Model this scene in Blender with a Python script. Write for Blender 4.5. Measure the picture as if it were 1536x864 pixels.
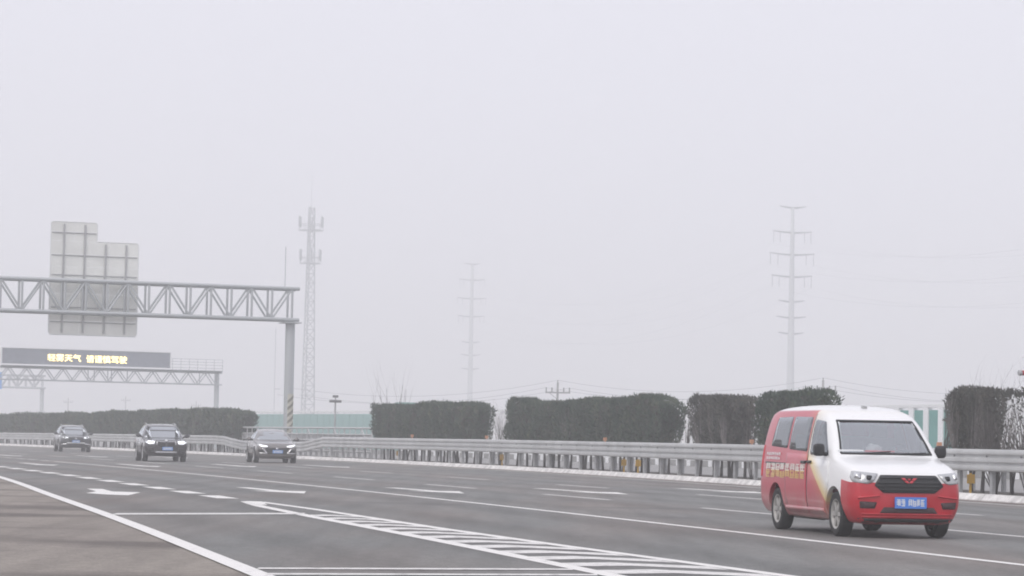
import bpy, bmesh, math, random
import numpy as np
from mathutils import Vector, Matrix
from mathutils.bvhtree import BVHTree
from mathutils.geometry import delaunay_2d_cdt

random.seed(7); rng = np.random.default_rng(11)
S = bpy.context.scene
COL = S.collection
for o in list(bpy.data.objects): bpy.data.objects.remove(o)

# ------------------------------------------------------------------ camera, sky, sun, exposure
PITCH, ROLL, EYE = 0.05335, 0.01906, 1.212
cam = bpy.data.objects.new('camera', bpy.data.cameras.new('camera')); COL.objects.link(cam)
F_ = Vector((0, math.cos(PITCH), math.sin(PITCH))); R0 = Vector((1, 0, 0)); U0 = R0.cross(F_)
R_ = math.cos(ROLL)*R0 + math.sin(ROLL)*U0; U_ = -math.sin(ROLL)*R0 + math.cos(ROLL)*U0
M = Matrix((R_, U_, -F_)).transposed().to_4x4(); M.translation = Vector((0, 0, EYE))
cam.matrix_world = M
cam.data.sensor_width = 36.0; cam.data.lens = 36.0*4250/1536
cam.data.clip_start = 0.5; cam.data.clip_end = 20000
S.camera = cam

SUN_EL, SUN_AZ = math.radians(48), math.radians(215)      # behind the camera, a little to the left
W = bpy.data.worlds.new('World'); S.world = W; W.use_nodes = True
wn, wl = W.node_tree.nodes, W.node_tree.links
sky = wn.new('ShaderNodeTexSky'); sky.sky_type = 'NISHITA'; sky.sun_disc = False
sky.sun_elevation = SUN_EL; sky.sun_rotation = SUN_AZ
sky.air_density = 1.0; sky.dust_density = 6.0; sky.ozone_density = 1.0
mix = wn.new('ShaderNodeMix'); mix.data_type = 'RGBA'; mix.inputs['Factor'].default_value = 0.9
mix.inputs['B'].default_value = (8.6, 8.55, 9.5, 1)      # even overcast cloud
wl.new(sky.outputs['Color'], mix.inputs['A'])
bg = wn['Background']; bg.inputs['Strength'].default_value = 0.1
wl.new(mix.outputs['Result'], bg.inputs['Color'])

sl = bpy.data.lights.new('sun', 'SUN'); sl.energy = 1.3; sl.angle = math.radians(38); sl.color = (1, 0.97, 0.93)
sun = bpy.data.objects.new('sun', sl); COL.objects.link(sun)
sd = Vector((math.sin(SUN_AZ)*math.cos(SUN_EL), math.cos(SUN_AZ)*math.cos(SUN_EL), math.sin(SUN_EL)))
sun.rotation_euler = sd.to_track_quat('Z', 'Y').to_euler()
S.view_settings.view_transform = 'Standard'; S.view_settings.look = 'None'
S.view_settings.exposure = 0.16; S.view_settings.gamma = 1.0
S.cycles.use_denoising = True; S.cycles.filter_width = 1.9
S.cycles.volume_bounces = 12; S.cycles.max_bounces = 16; S.cycles.transparent_max_bounces = 12
S.render.film_transparent = False

# ------------------------------------------------------------------ road geometry (an arc curving gently left)
PH, KK = 0.20907, 0.00097
RR = 1/KK; CX, CY = -RR*math.cos(PH), -RR*math.sin(PH)
def rd(s, t):
    a = PH + np.asarray(s)/RR
    return CX + (RR+np.asarray(t))*np.cos(a), CY + (RR+np.asarray(t))*np.sin(a)
def P(s, t, z=0.0):
    x, y = rd(s, t); return Vector((float(x), float(y), z))
def head(s): return PH + s/RR
TKS, TKV = (0, 30, 58, 75, 100, 140, 220, 600), (24.6, 24.9, 25.85, 26.9, 28.7, 29.6, 30, 30)
def tk(s):                                   # smooth kerb offset
    s = np.asarray(s, float); acc = 0
    for d in (-8, -4, 0, 4, 8): acc = acc + np.interp(s+d, TKS, TKV)
    return acc/5
def tkf(s): return float(tk(s))

# ------------------------------------------------------------------ materials
def mat(name, col, rough=0.6, metal=0.0, spec=None, noise=None, bump=0, coat=0, emit=None):
    m = bpy.data.materials.new(name); m.use_nodes = True
    n, l = m.node_tree.nodes, m.node_tree.links; b = n['Principled BSDF']
    b.inputs['Base Color'].default_value = (*col, 1); b.inputs['Roughness'].default_value = rough
    b.inputs['Metallic'].default_value = metal
    if spec is not None: b.inputs['Specular IOR Level'].default_value = spec
    if coat: b.inputs['Coat Weight'].default_value = coat; b.inputs['Coat Roughness'].default_value = 0.06
    if emit: b.inputs['Emission Color'].default_value = (*emit[0], 1); b.inputs['Emission Strength'].default_value = emit[1]
    if noise:                                # (scale, amount, detail[, stretch])
        tc = n.new('ShaderNodeTexCoord'); mp = n.new('ShaderNodeMapping'); nz = n.new('ShaderNodeTexNoise')
        mp.inputs['Scale'].default_value = noise[3] if len(noise) > 3 else (1, 1, 1)
        nz.inputs['Scale'].default_value = noise[0]; nz.inputs['Detail'].default_value = noise[2]
        l.new(tc.outputs['Object'], mp.inputs['Vector']); l.new(mp.outputs['Vector'], nz.inputs['Vector'])
        r = n.new('ShaderNodeMapRange'); r.inputs['From Min'].default_value = 0.3; r.inputs['From Max'].default_value = 0.7
        r.inputs['To Min'].default_value = 1-noise[1]; r.inputs['To Max'].default_value = 1+noise[1]*0.6
        l.new(nz.outputs['Fac'], r.inputs['Value'])
        mx = n.new('ShaderNodeMix'); mx.data_type = 'RGBA'; mx.blend_type = 'MULTIPLY'; mx.inputs['Factor'].default_value = 1
        mx.inputs['A'].default_value = (*col, 1); l.new(r.outputs['Result'], mx.inputs['B'])
        l.new(mx.outputs['Result'], b.inputs['Base Color'])
        if bump:
            bp = n.new('ShaderNodeBump'); bp.inputs['Strength'].default_value = bump; bp.inputs['Distance'].default_value = 0.02
            l.new(nz.outputs['Fac'], bp.inputs['Height']); l.new(bp.outputs['Normal'], b.inputs['Normal'])
    return m

def asphalt(name, base, tint, stain, tracks=False, stn=0.58):
    """worn asphalt: fine grain, long streaks along the lane, tinted patches and dark stains"""
    m = bpy.data.materials.new(name); m.use_nodes = True
    n, l = m.node_tree.nodes, m.node_tree.links; b = n['Principled BSDF']
    b.inputs['Roughness'].default_value = 0.85; b.inputs['Specular IOR Level'].default_value = 0.35
    tc = n.new('ShaderNodeTexCoord')
    def nz(scale, det, st, rot=0.25):
        mp = n.new('ShaderNodeMapping'); mp.inputs['Scale'].default_value = st; mp.inputs['Rotation'].default_value = (0, 0, -rot)
        t = n.new('ShaderNodeTexNoise'); t.inputs['Scale'].default_value = scale; t.inputs['Detail'].default_value = det
        l.new(tc.outputs['Object'], mp.inputs['Vector']); l.new(mp.outputs['Vector'], t.inputs['Vector']); return t.outputs['Fac']
    def mr(v, a, c, lo, hi):
        r = n.new('ShaderNodeMapRange'); r.inputs['From Min'].default_value = a; r.inputs['From Max'].default_value = c
        r.inputs['To Min'].default_value = lo; r.inputs['To Max'].default_value = hi; l.new(v, r.inputs['Value']); return r.outputs['Result']
    def mixc(f, A, B, mode='MIX'):
        x = n.new('ShaderNodeMix'); x.data_type = 'RGBA'; x.blend_type = mode
        for k, v in (('Factor', f), ('A', A), ('B', B)):
            if hasattr(v, 'is_linked'): l.new(v, x.inputs[k])
            else: x.inputs[k].default_value = v if k == 'Factor' else (*v, 1)
        return x.outputs['Result']
    c = mixc(mr(nz(0.35, 4, (1, 0.18, 1)), 0.42, 0.68, 0, 1), base, tint)
    c = mixc(1.0, c, mr(nz(1.3, 6, (1.6, 0.10, 1)), 0.3, 0.7, 0.84, 1.12), 'MULTIPLY')
    c = mixc(mr(nz(0.30, 7, (0.55, 1.0, 1), 0.0), stn, stn+0.14, 0, 0.9), c, stain)
    if tracks:
        la = n.new('ShaderNodeAttribute'); la.attribute_name = 'lateral'
        m1 = n.new('ShaderNodeMath'); m1.operation = 'MULTIPLY_ADD'; m1.inputs[1].default_value = 2*math.pi/2.06; m1.inputs[2].default_value = -2*math.pi*8.85/2.06
        m2 = n.new('ShaderNodeMath'); m2.operation = 'COSINE'; l.new(la.outputs['Fac'], m1.inputs[0]); l.new(m1.outputs[0], m2.inputs[0])
        c = mixc(1.0, c, mr(m2.outputs[0], -0.2, 0.95, 1.05, 0.87), 'MULTIPLY')
    c = mixc(1.0, c, mr(nz(7, 4, (1, 1, 1)), 0.3, 0.7, 0.86, 1.14), 'MULTIPLY')
    g = nz(38, 3, (1, 1, 1))
    c = mixc(1.0, c, mr(g, 0.3, 0.7, 0.72, 1.25), 'MULTIPLY')
    l.new(c, b.inputs['Base Color'])
    bp = n.new('ShaderNodeBump'); bp.inputs['Strength'].default_value = 0.5; bp.inputs['Distance'].default_value = 0.01
    l.new(g, bp.inputs['Height']); l.new(bp.outputs['Normal'], b.inputs['Normal'])
    return m

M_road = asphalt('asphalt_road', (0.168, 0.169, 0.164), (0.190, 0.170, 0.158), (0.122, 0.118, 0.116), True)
M_shoulder = asphalt('asphalt_shoulder', (0.264, 0.236, 0.206), (0.215, 0.190, 0.170), (0.120, 0.104, 0.094), False, 0.50)
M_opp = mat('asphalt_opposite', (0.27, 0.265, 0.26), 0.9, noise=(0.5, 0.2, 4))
M_ground = mat('dry_field', (0.285, 0.28, 0.27), 0.95, noise=(0.05, 0.35, 6))
M_soil = mat('median_soil', (0.085, 0.075, 0.062), 0.95, noise=(3, 0.4, 5), bump=0.6)
M_dust = mat('road_dust', (0.20, 0.165, 0.15), 0.95, noise=(1.2, 0.35, 6, (1, 0.25, 1)))
M_kerb = mat('kerb_concrete', (0.69, 0.675, 0.655), 0.85, noise=(3.5, 0.32, 8), bump=0.3)

def paint_mat(name, col, wear):
    m = mat(name, col, 0.65); n, l = m.node_tree.nodes, m.node_tree.links; b = n['Principled BSDF']
    tc = n.new('ShaderNodeTexCoord'); nz = n.new('ShaderNodeTexNoise'); nz.inputs['Scale'].default_value = 6.0; nz.inputs['Detail'].default_value = 10
    nz.inputs['Roughness'].default_value = 0.7
    l.new(tc.outputs['Object'], nz.inputs['Vector'])
    r = n.new('ShaderNodeMapRange'); r.inputs['From Min'].default_value = wear; r.inputs['From Max'].default_value = wear+0.14
    r.inputs['To Max'].default_value = 0.75; l.new(nz.outputs['Fac'], r.inputs['Value'])
    mx = n.new('ShaderNodeMix'); mx.data_type = 'RGBA'; mx.inputs['A'].default_value = (*col, 1); mx.inputs['B'].default_value = (0.25, 0.24, 0.235, 1)
    l.new(r.outputs['Result'], mx.inputs['Factor']); l.new(mx.outputs['Result'], b.inputs['Base Color'])
    return m
M_paint = paint_mat('road_paint', (0.76, 0.745, 0.72), 0.56)
M_paint_old = paint_mat('worn_road_paint', (0.71, 0.695, 0.675), 0.50)
M_galv = mat('galvanised_steel', (0.54, 0.545, 0.545), 0.5, 0.25, noise=(1.1, 0.16, 8))
M_post = mat('galvanised_post', (0.44, 0.445, 0.45), 0.55, 0.3, noise=(2.5, 0.3, 4))
M_gantry = mat('gantry_grey', (0.44, 0.465, 0.475), 0.5, 0.1, noise=(0.8, 0.15, 4))
M_pale = mat('pale_steel', (0.52, 0.545, 0.555), 0.55, 0.1)
M_armgrey = mat('crossarm_steel', (0.26, 0.28, 0.29), 0.55, 0.1)
M_dkbolt = mat('bolt_steel', (0.2, 0.2, 0.2), 0.5, 0.5)
M_alu = mat('sign_aluminium', (0.78, 0.79, 0.755), 0.6, 0.0, noise=(0.6, 0.12, 4))
M_green = mat('sign_green', (0.02, 0.20, 0.10), 0.5)
M_blue = mat('sign_blue', (0.10, 0.34, 0.75), 0.5)
M_black = mat('black_plastic', (0.018, 0.018, 0.02), 0.45)
M_rubber = mat('tyre_rubber', (0.02, 0.02, 0.021), 0.85)
M_rim = mat('alloy_rim', (0.50, 0.50, 0.50), 0.35, 0.6)
M_rimd = mat('dusty_steel_rim', (0.42, 0.41, 0.39), 0.6, 0.3)
M_led = mat('led_housing', (0.26, 0.28, 0.32), 0.6, noise=(3, 0.1, 2))
M_ledtxt = mat('led_amber', (0.9, 0.6, 0.1), 0.5, emit=((1.0, 0.80, 0.36), 3.4))
M_ltrim = mat('housing_trim', (0.75, 0.76, 0.76), 0.5)
M_orange = mat('orange_reflector', (0.62, 0.30, 0.17), 0.5)
M_yellow = mat('yellow_reflector', (0.72, 0.42, 0.04), 0.5)
M_teal = mat('teal_panel', (0.13, 0.335, 0.305), 0.45, noise=(0.7, 0.12, 3))
M_wpanel = mat('white_panel', (0.82, 0.82, 0.83), 0.6, noise=(0.8, 0.08, 3))
M_wpost = mat('white_post', (0.80, 0.81, 0.82), 0.55)
M_conc = mat('concrete_pole', (0.28, 0.28, 0.275), 0.85, noise=(2, 0.2, 3))
M_wire = mat('wire', (0.16, 0.16, 0.165), 0.7)
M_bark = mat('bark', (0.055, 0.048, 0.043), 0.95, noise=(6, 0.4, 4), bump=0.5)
M_twig = mat('grey_twig', (0.17, 0.155, 0.15), 0.9, noise=(3, 0.35, 3))
M_twigd = mat('dark_twig', (0.085, 0.075, 0.072), 0.9, noise=(3, 0.35, 3))
M_red = mat('red_lamp', (0.42, 0.03, 0.05), 0.35)
M_darkseat = mat('grey_seat', (0.22, 0.22, 0.23), 0.8)
M_dash = mat('dashboard', (0.10, 0.10, 0.105), 0.7)
M_white = mat('white_item', (0.82, 0.84, 0.85), 0.6)
M_redpap = mat('red_item', (0.62, 0.06, 0.08), 0.6)
M_plate = mat('plate_blue', (0.08, 0.23, 0.68), 0.45)
M_platef = mat('plate_pale_blue', (0.17, 0.33, 0.68), 0.45)
M_chrome = mat('chrome', (0.72, 0.72, 0.73), 0.18, 0.9)
M_lampon = mat('headlamp_lit', (0.9, 0.92, 0.95), 0.3, emit=((0.95, 0.97, 1.0), 0.75))
M_lens = mat('headlamp_lens', (0.45, 0.46, 0.47), 0.16, 0.25, coat=0.6)
M_carblack = mat('car_black', (0.020, 0.020, 0.024), 0.25, coat=1.0)
M_carbrown = mat('car_dark_bronze', (0.20, 0.185, 0.18), 0.28, 0.45, coat=1.0)
M_carblue = mat('car_graphite', (0.040, 0.042, 0.048), 0.28, 0.3, coat=1.0)
M_redpaint = mat('red_bumper_paint', (0.50, 0.016, 0.030), 0.35, coat=0.35, noise=(3, 0.12, 3))
M_recess = mat('dark_recess', (0.045, 0.018, 0.022), 0.6)
M_mesh = mat('grille_mesh', (0.022, 0.023, 0.025), 0.5)

def glass(name, tint, refl, trans):
    m = bpy.data.materials.new(name); m.use_nodes = True
    n, l = m.node_tree.nodes, m.node_tree.links
    for x in list(n): n.remove(x)
    out = n.new('ShaderNodeOutputMaterial'); mx = n.new('ShaderNodeMixShader'); g = n.new('ShaderNodeBsdfGlossy')
    g.inputs['Roughness'].default_value = 0.08; g.inputs['Color'].default_value = (0.93, 0.97, 1.0, 1)
    m2 = n.new('ShaderNodeMixShader'); d = n.new('ShaderNodeBsdfDiffuse'); t = n.new('ShaderNodeBsdfTransparent')
    d.inputs['Color'].default_value = (*tint, 1); t.inputs['Color'].default_value = (0.82, 0.86, 0.86, 1)
    m2.inputs['Fac'].default_value = trans; l.new(d.outputs[0], m2.inputs[1]); l.new(t.outputs[0], m2.inputs[2])
    fr = n.new('ShaderNodeFresnel'); fr.inputs['IOR'].default_value = 1.5
    ad = n.new('ShaderNodeMath'); ad.operation = 'ADD'; ad.use_clamp = True; ad.inputs[1].default_value = refl
    l.new(fr.outputs[0], ad.inputs[0]); l.new(ad.outputs[0], mx.inputs['Fac'])
    l.new(m2.outputs[0], mx.inputs[1]); l.new(g.outputs[0], mx.inputs[2]); l.new(mx.outputs[0], out.inputs[0])
    return m
M_wind = glass('windscreen_glass', (0.18, 0.19, 0.20), 0.31, 0.74)
M_side = glass('tinted_glass', (0.02, 0.023, 0.026), 0.16, 0.30)
M_farglass = glass('far_car_glass', (0.05, 0.055, 0.06), 0.42, 0.0)

def leaf_mat(name, c0, c1, c2):
    m = bpy.data.materials.new(name); m.use_nodes = True
    n, l = m.node_tree.nodes, m.node_tree.links; b = n['Principled BSDF']; b.inputs['Roughness'].default_value = 0.8
    b.inputs['Specular IOR Level'].default_value = 0.2
    g = n.new('ShaderNodeNewGeometry'); cr = n.new('ShaderNodeValToRGB')
    e = cr.color_ramp.elements; e[0].color = (*c0, 1); e[1].color = (*c2, 1); e[1].position = 1.0
    k = e.new(0.6); k.color = (*c1, 1)
    tc = n.new('ShaderNodeTexCoord'); nz = n.new('ShaderNodeTexNoise'); nz.inputs['Scale'].default_value = 1.7; nz.inputs['Detail'].default_value = 5
    mp = n.new('ShaderNodeMapping'); mp.inputs['Scale'].default_value = (1.3, 1.3, 0.4)
    l.new(tc.outputs['Object'], mp.inputs['Vector']); l.new(mp.outputs['Vector'], nz.inputs['Vector'])
    a = n.new('ShaderNodeMath'); a.operation = 'MULTIPLY_ADD'; a.inputs[1].default_value = 0.40
    l.new(g.outputs['Random Per Island'], a.inputs[0])
    s2 = n.new('ShaderNodeMapRange'); s2.inputs['From Min'].default_value = 0.34; s2.inputs['From Max'].default_value = 0.66; s2.inputs['To Max'].default_value = 0.62
    l.new(nz.outputs['Fac'], s2.inputs['Value']); l.new(s2.outputs['Result'], a.inputs[2])
    l.new(a.outputs[0], cr.inputs['Fac']); l.new(cr.outputs['Color'], b.inputs['Base Color'])
    return m
M_leaf = leaf_mat('cypress_leaf', (0.024, 0.043, 0.034), (0.056, 0.088, 0.062), (0.140, 0.152, 0.092))
M_leafb = leaf_mat('dry_cypress_leaf', (0.032, 0.038, 0.034), (0.074, 0.077, 0.066), (0.150, 0.138, 0.112))

# ------------------------------------------------------------------ object helpers
def link(name, me, parent=None, m=None):
    o = bpy.data.objects.new(name, me); COL.objects.link(o)
    if m is not None and me is not None and not me.materials: me.materials.append(m)
    if parent is not None: o.parent = parent
    return o
def tag(o, label=None, cat=None, group=None, kind=None):
    if label: o['label'] = label
    if cat: o['category'] = cat
    if group: o['group'] = group
    if kind: o['kind'] = kind
    return o
def empty(name, loc=(0, 0, 0), rz=0.0):
    o = bpy.data.objects.new(name, None); COL.objects.link(o); o.location = loc; o.rotation_euler = (0, 0, rz)
    o.empty_display_size = 0.2; return o
def mesh(name, vs, fs, smooth=False):
    me = bpy.data.meshes.new(name); me.from_pydata([tuple(v) for v in vs], [], fs); me.update()
    if smooth: me.polygons.foreach_set('use_smooth', [True]*len(me.polygons))
    return me
def add_box(bm, c, d, rz=0):
    mt = Matrix.Translation(c) @ Matrix.Rotation(rz, 4, 'Z') @ Matrix.Diagonal((*d, 1))
    bmesh.ops.create_cube(bm, size=1, matrix=mt)
def bm_mesh(bm, name='m', bevel=0, smooth=False):
    if bevel: bmesh.ops.bevel(bm, geom=bm.edges[:], offset=bevel, segments=2, affect='EDGES', profile=0.6)
    me = bpy.data.meshes.new(name); bm.to_mesh(me); bm.free()
    if smooth: me.polygons.foreach_set('use_smooth', [True]*len(me.polygons))
    return me
def box(name, c, d, m, parent=None, rz=0, bevel=0):
    bm = bmesh.new(); add_box(bm, c, d, rz); return link(name, bm_mesh(bm, name, bevel), parent, m)
_rods = {}
def rod(name, p0, p1, r, m, parent=None, n=8):
    key = (m.name, n)
    if key not in _rods:
        bm = bmesh.new(); bmesh.ops.create_cone(bm, cap_ends=True, segments=n, radius1=1, radius2=1, depth=1)
        me = bm_mesh(bm, 'rod'); me.materials.append(m)
        if n > 4: me.polygons.foreach_set('use_smooth', [len(p.vertices) == 4 for p in me.polygons])
        _rods[key] = me
    p0, p1 = Vector(p0), Vector(p1); d = p1-p0
    o = bpy.data.objects.new(name, _rods[key]); COL.objects.link(o)
    o.matrix_world = Matrix.Translation((p0+p1)/2) @ d.to_track_quat('Z', 'Y').to_matrix().to_4x4() @ Matrix.Diagonal((r, r, d.length, 1))
    if parent is not None: o.parent = parent
    return o
def tubes(segs, n=4):
    """segs: list of polylines [(point, radius), ...] -> one mesh of tapered tubes"""
    vs, fs = [], []
    for pl in segs:
        base = len(vs)
        for i, (p, r) in enumerate(pl):
            a = pl[max(i-1, 0)][0]; b = pl[min(i+1, len(pl)-1)][0]; d = (Vector(b)-Vector(a))
            if d.length < 1e-6: d = Vector((0, 0, 1))
            q = d.to_track_quat('Z', 'Y')
            for k in range(n):
                an = 2*math.pi*k/n; vs.append(Vector(p) + q @ Vector((r*math.cos(an), r*math.sin(an), 0)))
        for i in range(len(pl)-1):
            for k in range(n):
                k2 = (k+1) % n; fs.append((base+i*n+k, base+i*n+k2, base+(i+1)*n+k2, base+(i+1)*n+k))
        fs.append(tuple(base+k for k in reversed(range(n)))); fs.append(tuple(base+(len(pl)-1)*n+k for k in range(n)))
    return mesh('tubes', vs, fs, True)
def sheet(name, s0, s1, ta, tb, z, m, parent=None, step=4.0, lat=False):
    """strip of ground between offsets ta and tb (numbers or functions of s)"""
    k = max(2, int(abs(s1-s0)/step)+1); ss = np.linspace(s0, s1, k)
    A = ta(ss) if callable(ta) else np.full(k, ta); B = tb(ss) if callable(tb) else np.full(k, tb)
    vs, fs = [], []
    for i in range(k):
        vs += [P(ss[i], A[i], z), P(ss[i], B[i], z)]
        if i: fs.append((2*i-2, 2*i-1, 2*i+1, 2*i))
    me = mesh(name, vs, fs)
    if lat: at = me.attributes.new('lateral', 'FLOAT', 'POINT'); at.data.foreach_set('value', np.stack([A, B], 1).astype(np.float32).ravel())
    return link(name, me, parent, m)
def flatpoly(name, pts, z, m, parent=None):
    return link(name, mesh(name, [(x, y, z) for x, y in pts], [tuple(range(len(pts)))]), parent, m)

# ------------------------------------------------------------------ ground and roads
g = 2500
ground = tag(link('ground', mesh('ground', [(-g, -80, -0.012), (g, -80, -0.012), (g, 2400, -0.012), (-g, 2400, -0.012)], [(0, 1, 2, 3)]), None, M_ground), kind='structure')
LES = (-60, 0, 15, 24.3, 31.8, 41.7, 53.5, 71.5, 90, 130, 200, 420); LEV = (2.9, 2.98, 3.08, 3.19, 3.37, 3.63, 3.95, 4.79, 5.6, 6.2, 6.6, 6.6)
def le(s):
    acc = 0
    for d in (-4, 0, 4): acc = acc + np.interp(np.asarray(s, float)+d, LES, LEV)
    return acc/3
tag(sheet('shoulder_pavement', -60, 420, -14, lambda s: le(s)+0.6, -0.006, M_shoulder), kind='structure')
road = tag(sheet('road', -60, 420, le, lambda s: tk(s)+0.06, 0.0, M_road, lat=True), kind='structure')
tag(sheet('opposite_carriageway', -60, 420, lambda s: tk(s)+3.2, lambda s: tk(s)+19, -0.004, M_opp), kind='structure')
sheet('dust_strip', -10, 320, lambda s: tk(s)-0.62, lambda s: tk(s)+0.03, 0.003, M_dust, road)

# median island with its kerb stones (parts near by, joined farther off)
prof = ((0.22, 0.118), (0.24, 0.124), (3.0, 0.124), (3.2, -0.02))
ss = np.arange(-20, 421, 4.0); vs = []; fs = []
for i, s in enumerate(ss):
    for dt, z in prof: vs.append(P(s, tkf(s)+dt, z))
    if i:
        for j in range(3): fs.append((4*i-4+j, 4*i-3+j, 4*i+1+j, 4*i+j))
median = tag(link('median_island', mesh('median', vs, fs), None, M_soil), kind='structure')
def kerb_block(s0, s1, jit=0.0):
    a, b = s0+0.012, s1-0.012; sec = ((0.0, -0.02), (0.0, 0.025), (0.12+jit, 0.150), (0.32, 0.156), (0.30, -0.02)); n = len(sec)
    v = [P(s, tkf(s)+dt, z) for s in (a, b) for dt, z in sec]
    f = [(j, (j+1) % n, n+(j+1) % n, n+j) for j in range(n)] + [tuple(reversed(range(n))), tuple(range(n, 2*n))]
    return v, f
s = 22.0
while s < 108:
    v, f = kerb_block(s, s+0.75, random.uniform(-0.008, 0.008)); link('kerb_stone', mesh('kerb_stone', v, f), median, M_kerb); s += 0.75
V, Fc = [], []
for q in list(np.arange(-20, 22, 0.75)) + list(np.arange(s, 330, 0.75)):
    v, f = kerb_block(q, q+0.75); k = len(V); V += v; Fc += [tuple(i+k for i in ff) for ff in f]
tag(link('kerb_row', mesh('kerb_row', V, Fc), median, M_kerb), kind='stuff')

# ------------------------------------------------------------------ road markings
ZM = 0.004
def line(name, s0, s1, t, w, m=M_paint, step=3.0):
    f = t if callable(t) else (lambda s, t=t: np.full(np.shape(s), float(t)))
    return sheet(name, s0, s1, lambda s: f(s)-w/2, lambda s: f(s)+w/2, ZM, m, road, step)
line('edge_line', -30, 300, lambda s: le(s)+0.10, 0.21)
line('lane_line', -20, 112, 11.83, 0.17)
for k in range(24): line('lane_line', 113+k*3.2, 115.2+k*3.2, 11.83, 0.17, M_paint_old)
for k in range(-6, 22): line('lane_dash', 56.1+k*10.7, 61.0+k*10.7, 15.78, 0.16, M_paint_old)
for k in range(-6, 22): line('lane_dash', 58.6+k*11.15, 63.0+k*11.15, 20.12, 0.16, M_paint_old)
line('edge_line', -20, 320, lambda s: tk(s)-0.98, 0.17, M_paint_old)
k = 0; s = 52.9
while s < 180:
    line('diverge_dash', s, s+2.35, 7.30, 0.42, M_paint, 1.2); s += 3.95
def arrow(tail, tip, sw=0.32, hw=1.25, hl=2.3):
    a, b = Vector(P(*tail)), Vector(P(*tip)); d = (b-a); L = d.length; d /= L; n = Vector((-d.y, d.x, 0))
    pts = [(0, -sw/2), (L-hl-0.02, -sw/2), (L-hl, -hw/2), (L, 0), (L-hl, hw/2), (L-hl-0.02, sw/2), (0, sw/2)]
    v = [(a+d*u+n*w+Vector((0, 0, ZM))) for u, w in pts]
    link('painted_arrow', mesh('painted_arrow', v, [(0, 1, 5, 6), (1, 2, 3), (1, 3, 5), (3, 4, 5)]), road, M_paint)
for tail, tip in (((63.9, 9.5), (58.3, 9.8)), ((66.2, 13.5), (60.6, 13.85)), ((68, 17.7), (62.0, 18.1)), ((71, 22.5), (65.4, 22.85)),
                  ((105.5, 9.6), (99, 9.8)), ((106.5, 13.4), (99.3, 13.5)), ((111, 18.0), (103.6, 17.95)), ((113, 22.2), (106.5, 22.4)),
                  ((140, 9.5), (133, 9.6)), ((138.5, 13.5), (131.5, 13.6)), ((140, 17.9), (133, 17.9)), ((142, 22.2), (135, 22.3)), ((100, 5.9), (94, 6.2))):
    arrow(tail, tip)
# diverging arrow on the exit lane: a straight shaft with a broad barbed head
v = [Vector((x, y, ZM)) for x, y in ((-8.9, 60.0), (-8.55, 59.9), (-8.03, 57.6), (-7.4, 57.24), (-7.27, 54.4), (-7.74, 54.7), (-8.26, 55.6), (-8.32, 57.4))]
link('painted_arrow', mesh('painted_arrow', v, [(0, 7, 1), (1, 7, 2), (2, 7, 5, 4, 3), (7, 6, 5)]), road, M_paint)
# gore (painted nose) with its two borders and chevron stripes
def gl(s): return np.interp(s, (-5, 15, 24.8, 33.6, 41.6, 48, 50.6), (6.3, 6.45, 6.57, 6.71, 6.80, 7.0, 7.25))
def gu(s): return np.interp(s, (-5, 15, 20, 25.2, 31.8, 37.1, 46.2, 50.6), (9.6, 9.0, 8.65, 8.26, 7.88, 7.70, 7.62, 7.50))
line('gore_border', -5, 50.6, gl, 0.21, M_paint, 1.5)
line('gore_border', -5, 50.6, gu, 0.19, M_paint, 1.5)
flatpoly('gore_tip', [(p.x, p.y) for p in (P(48.4, 7.04), P(48.4, 7.25), P(50.7, 7.55), P(50.9, 7.35), P(50.6, 7.14))], ZM+0.003, M_paint, road)
for i in range(26):
    s0 = 42.8 - 1.42*i
    if s0 < 8: break
    w = 0.70; tl, tu = float(gl(s0))+0.1, float(gu(s0-0.3))-0.09; tm = tl+(tu-tl)*0.42
    c = [(s0, tl), (s0+0.22, tm), (s0-0.36*(tu-tl), tu)]
    pts = [P(a_, b_, ZM) for a_, b_ in c] + [P(a_-w, b_, ZM) for a_, b_ in reversed(c)]
    link('chevron_stripe', mesh('chevron', pts, [(0, 1, 4, 5), (1, 2, 3, 4)]), road, M_paint_old)
for (x0, y0), (x1, y1), w in (((-5.80, 41.4), (-3.15, 43.5), 0.85), ((-2.25, 25.55), (0.62, 26.55), 0.30), ((-2.08, 24.55), (0.82, 25.55), 0.30)):
    flatpoly('transverse_bar', [(x0, y0), (x1, y1), (x1, y1+w), (x0, y0+w)], ZM+0.002, M_paint_old, road)

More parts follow.
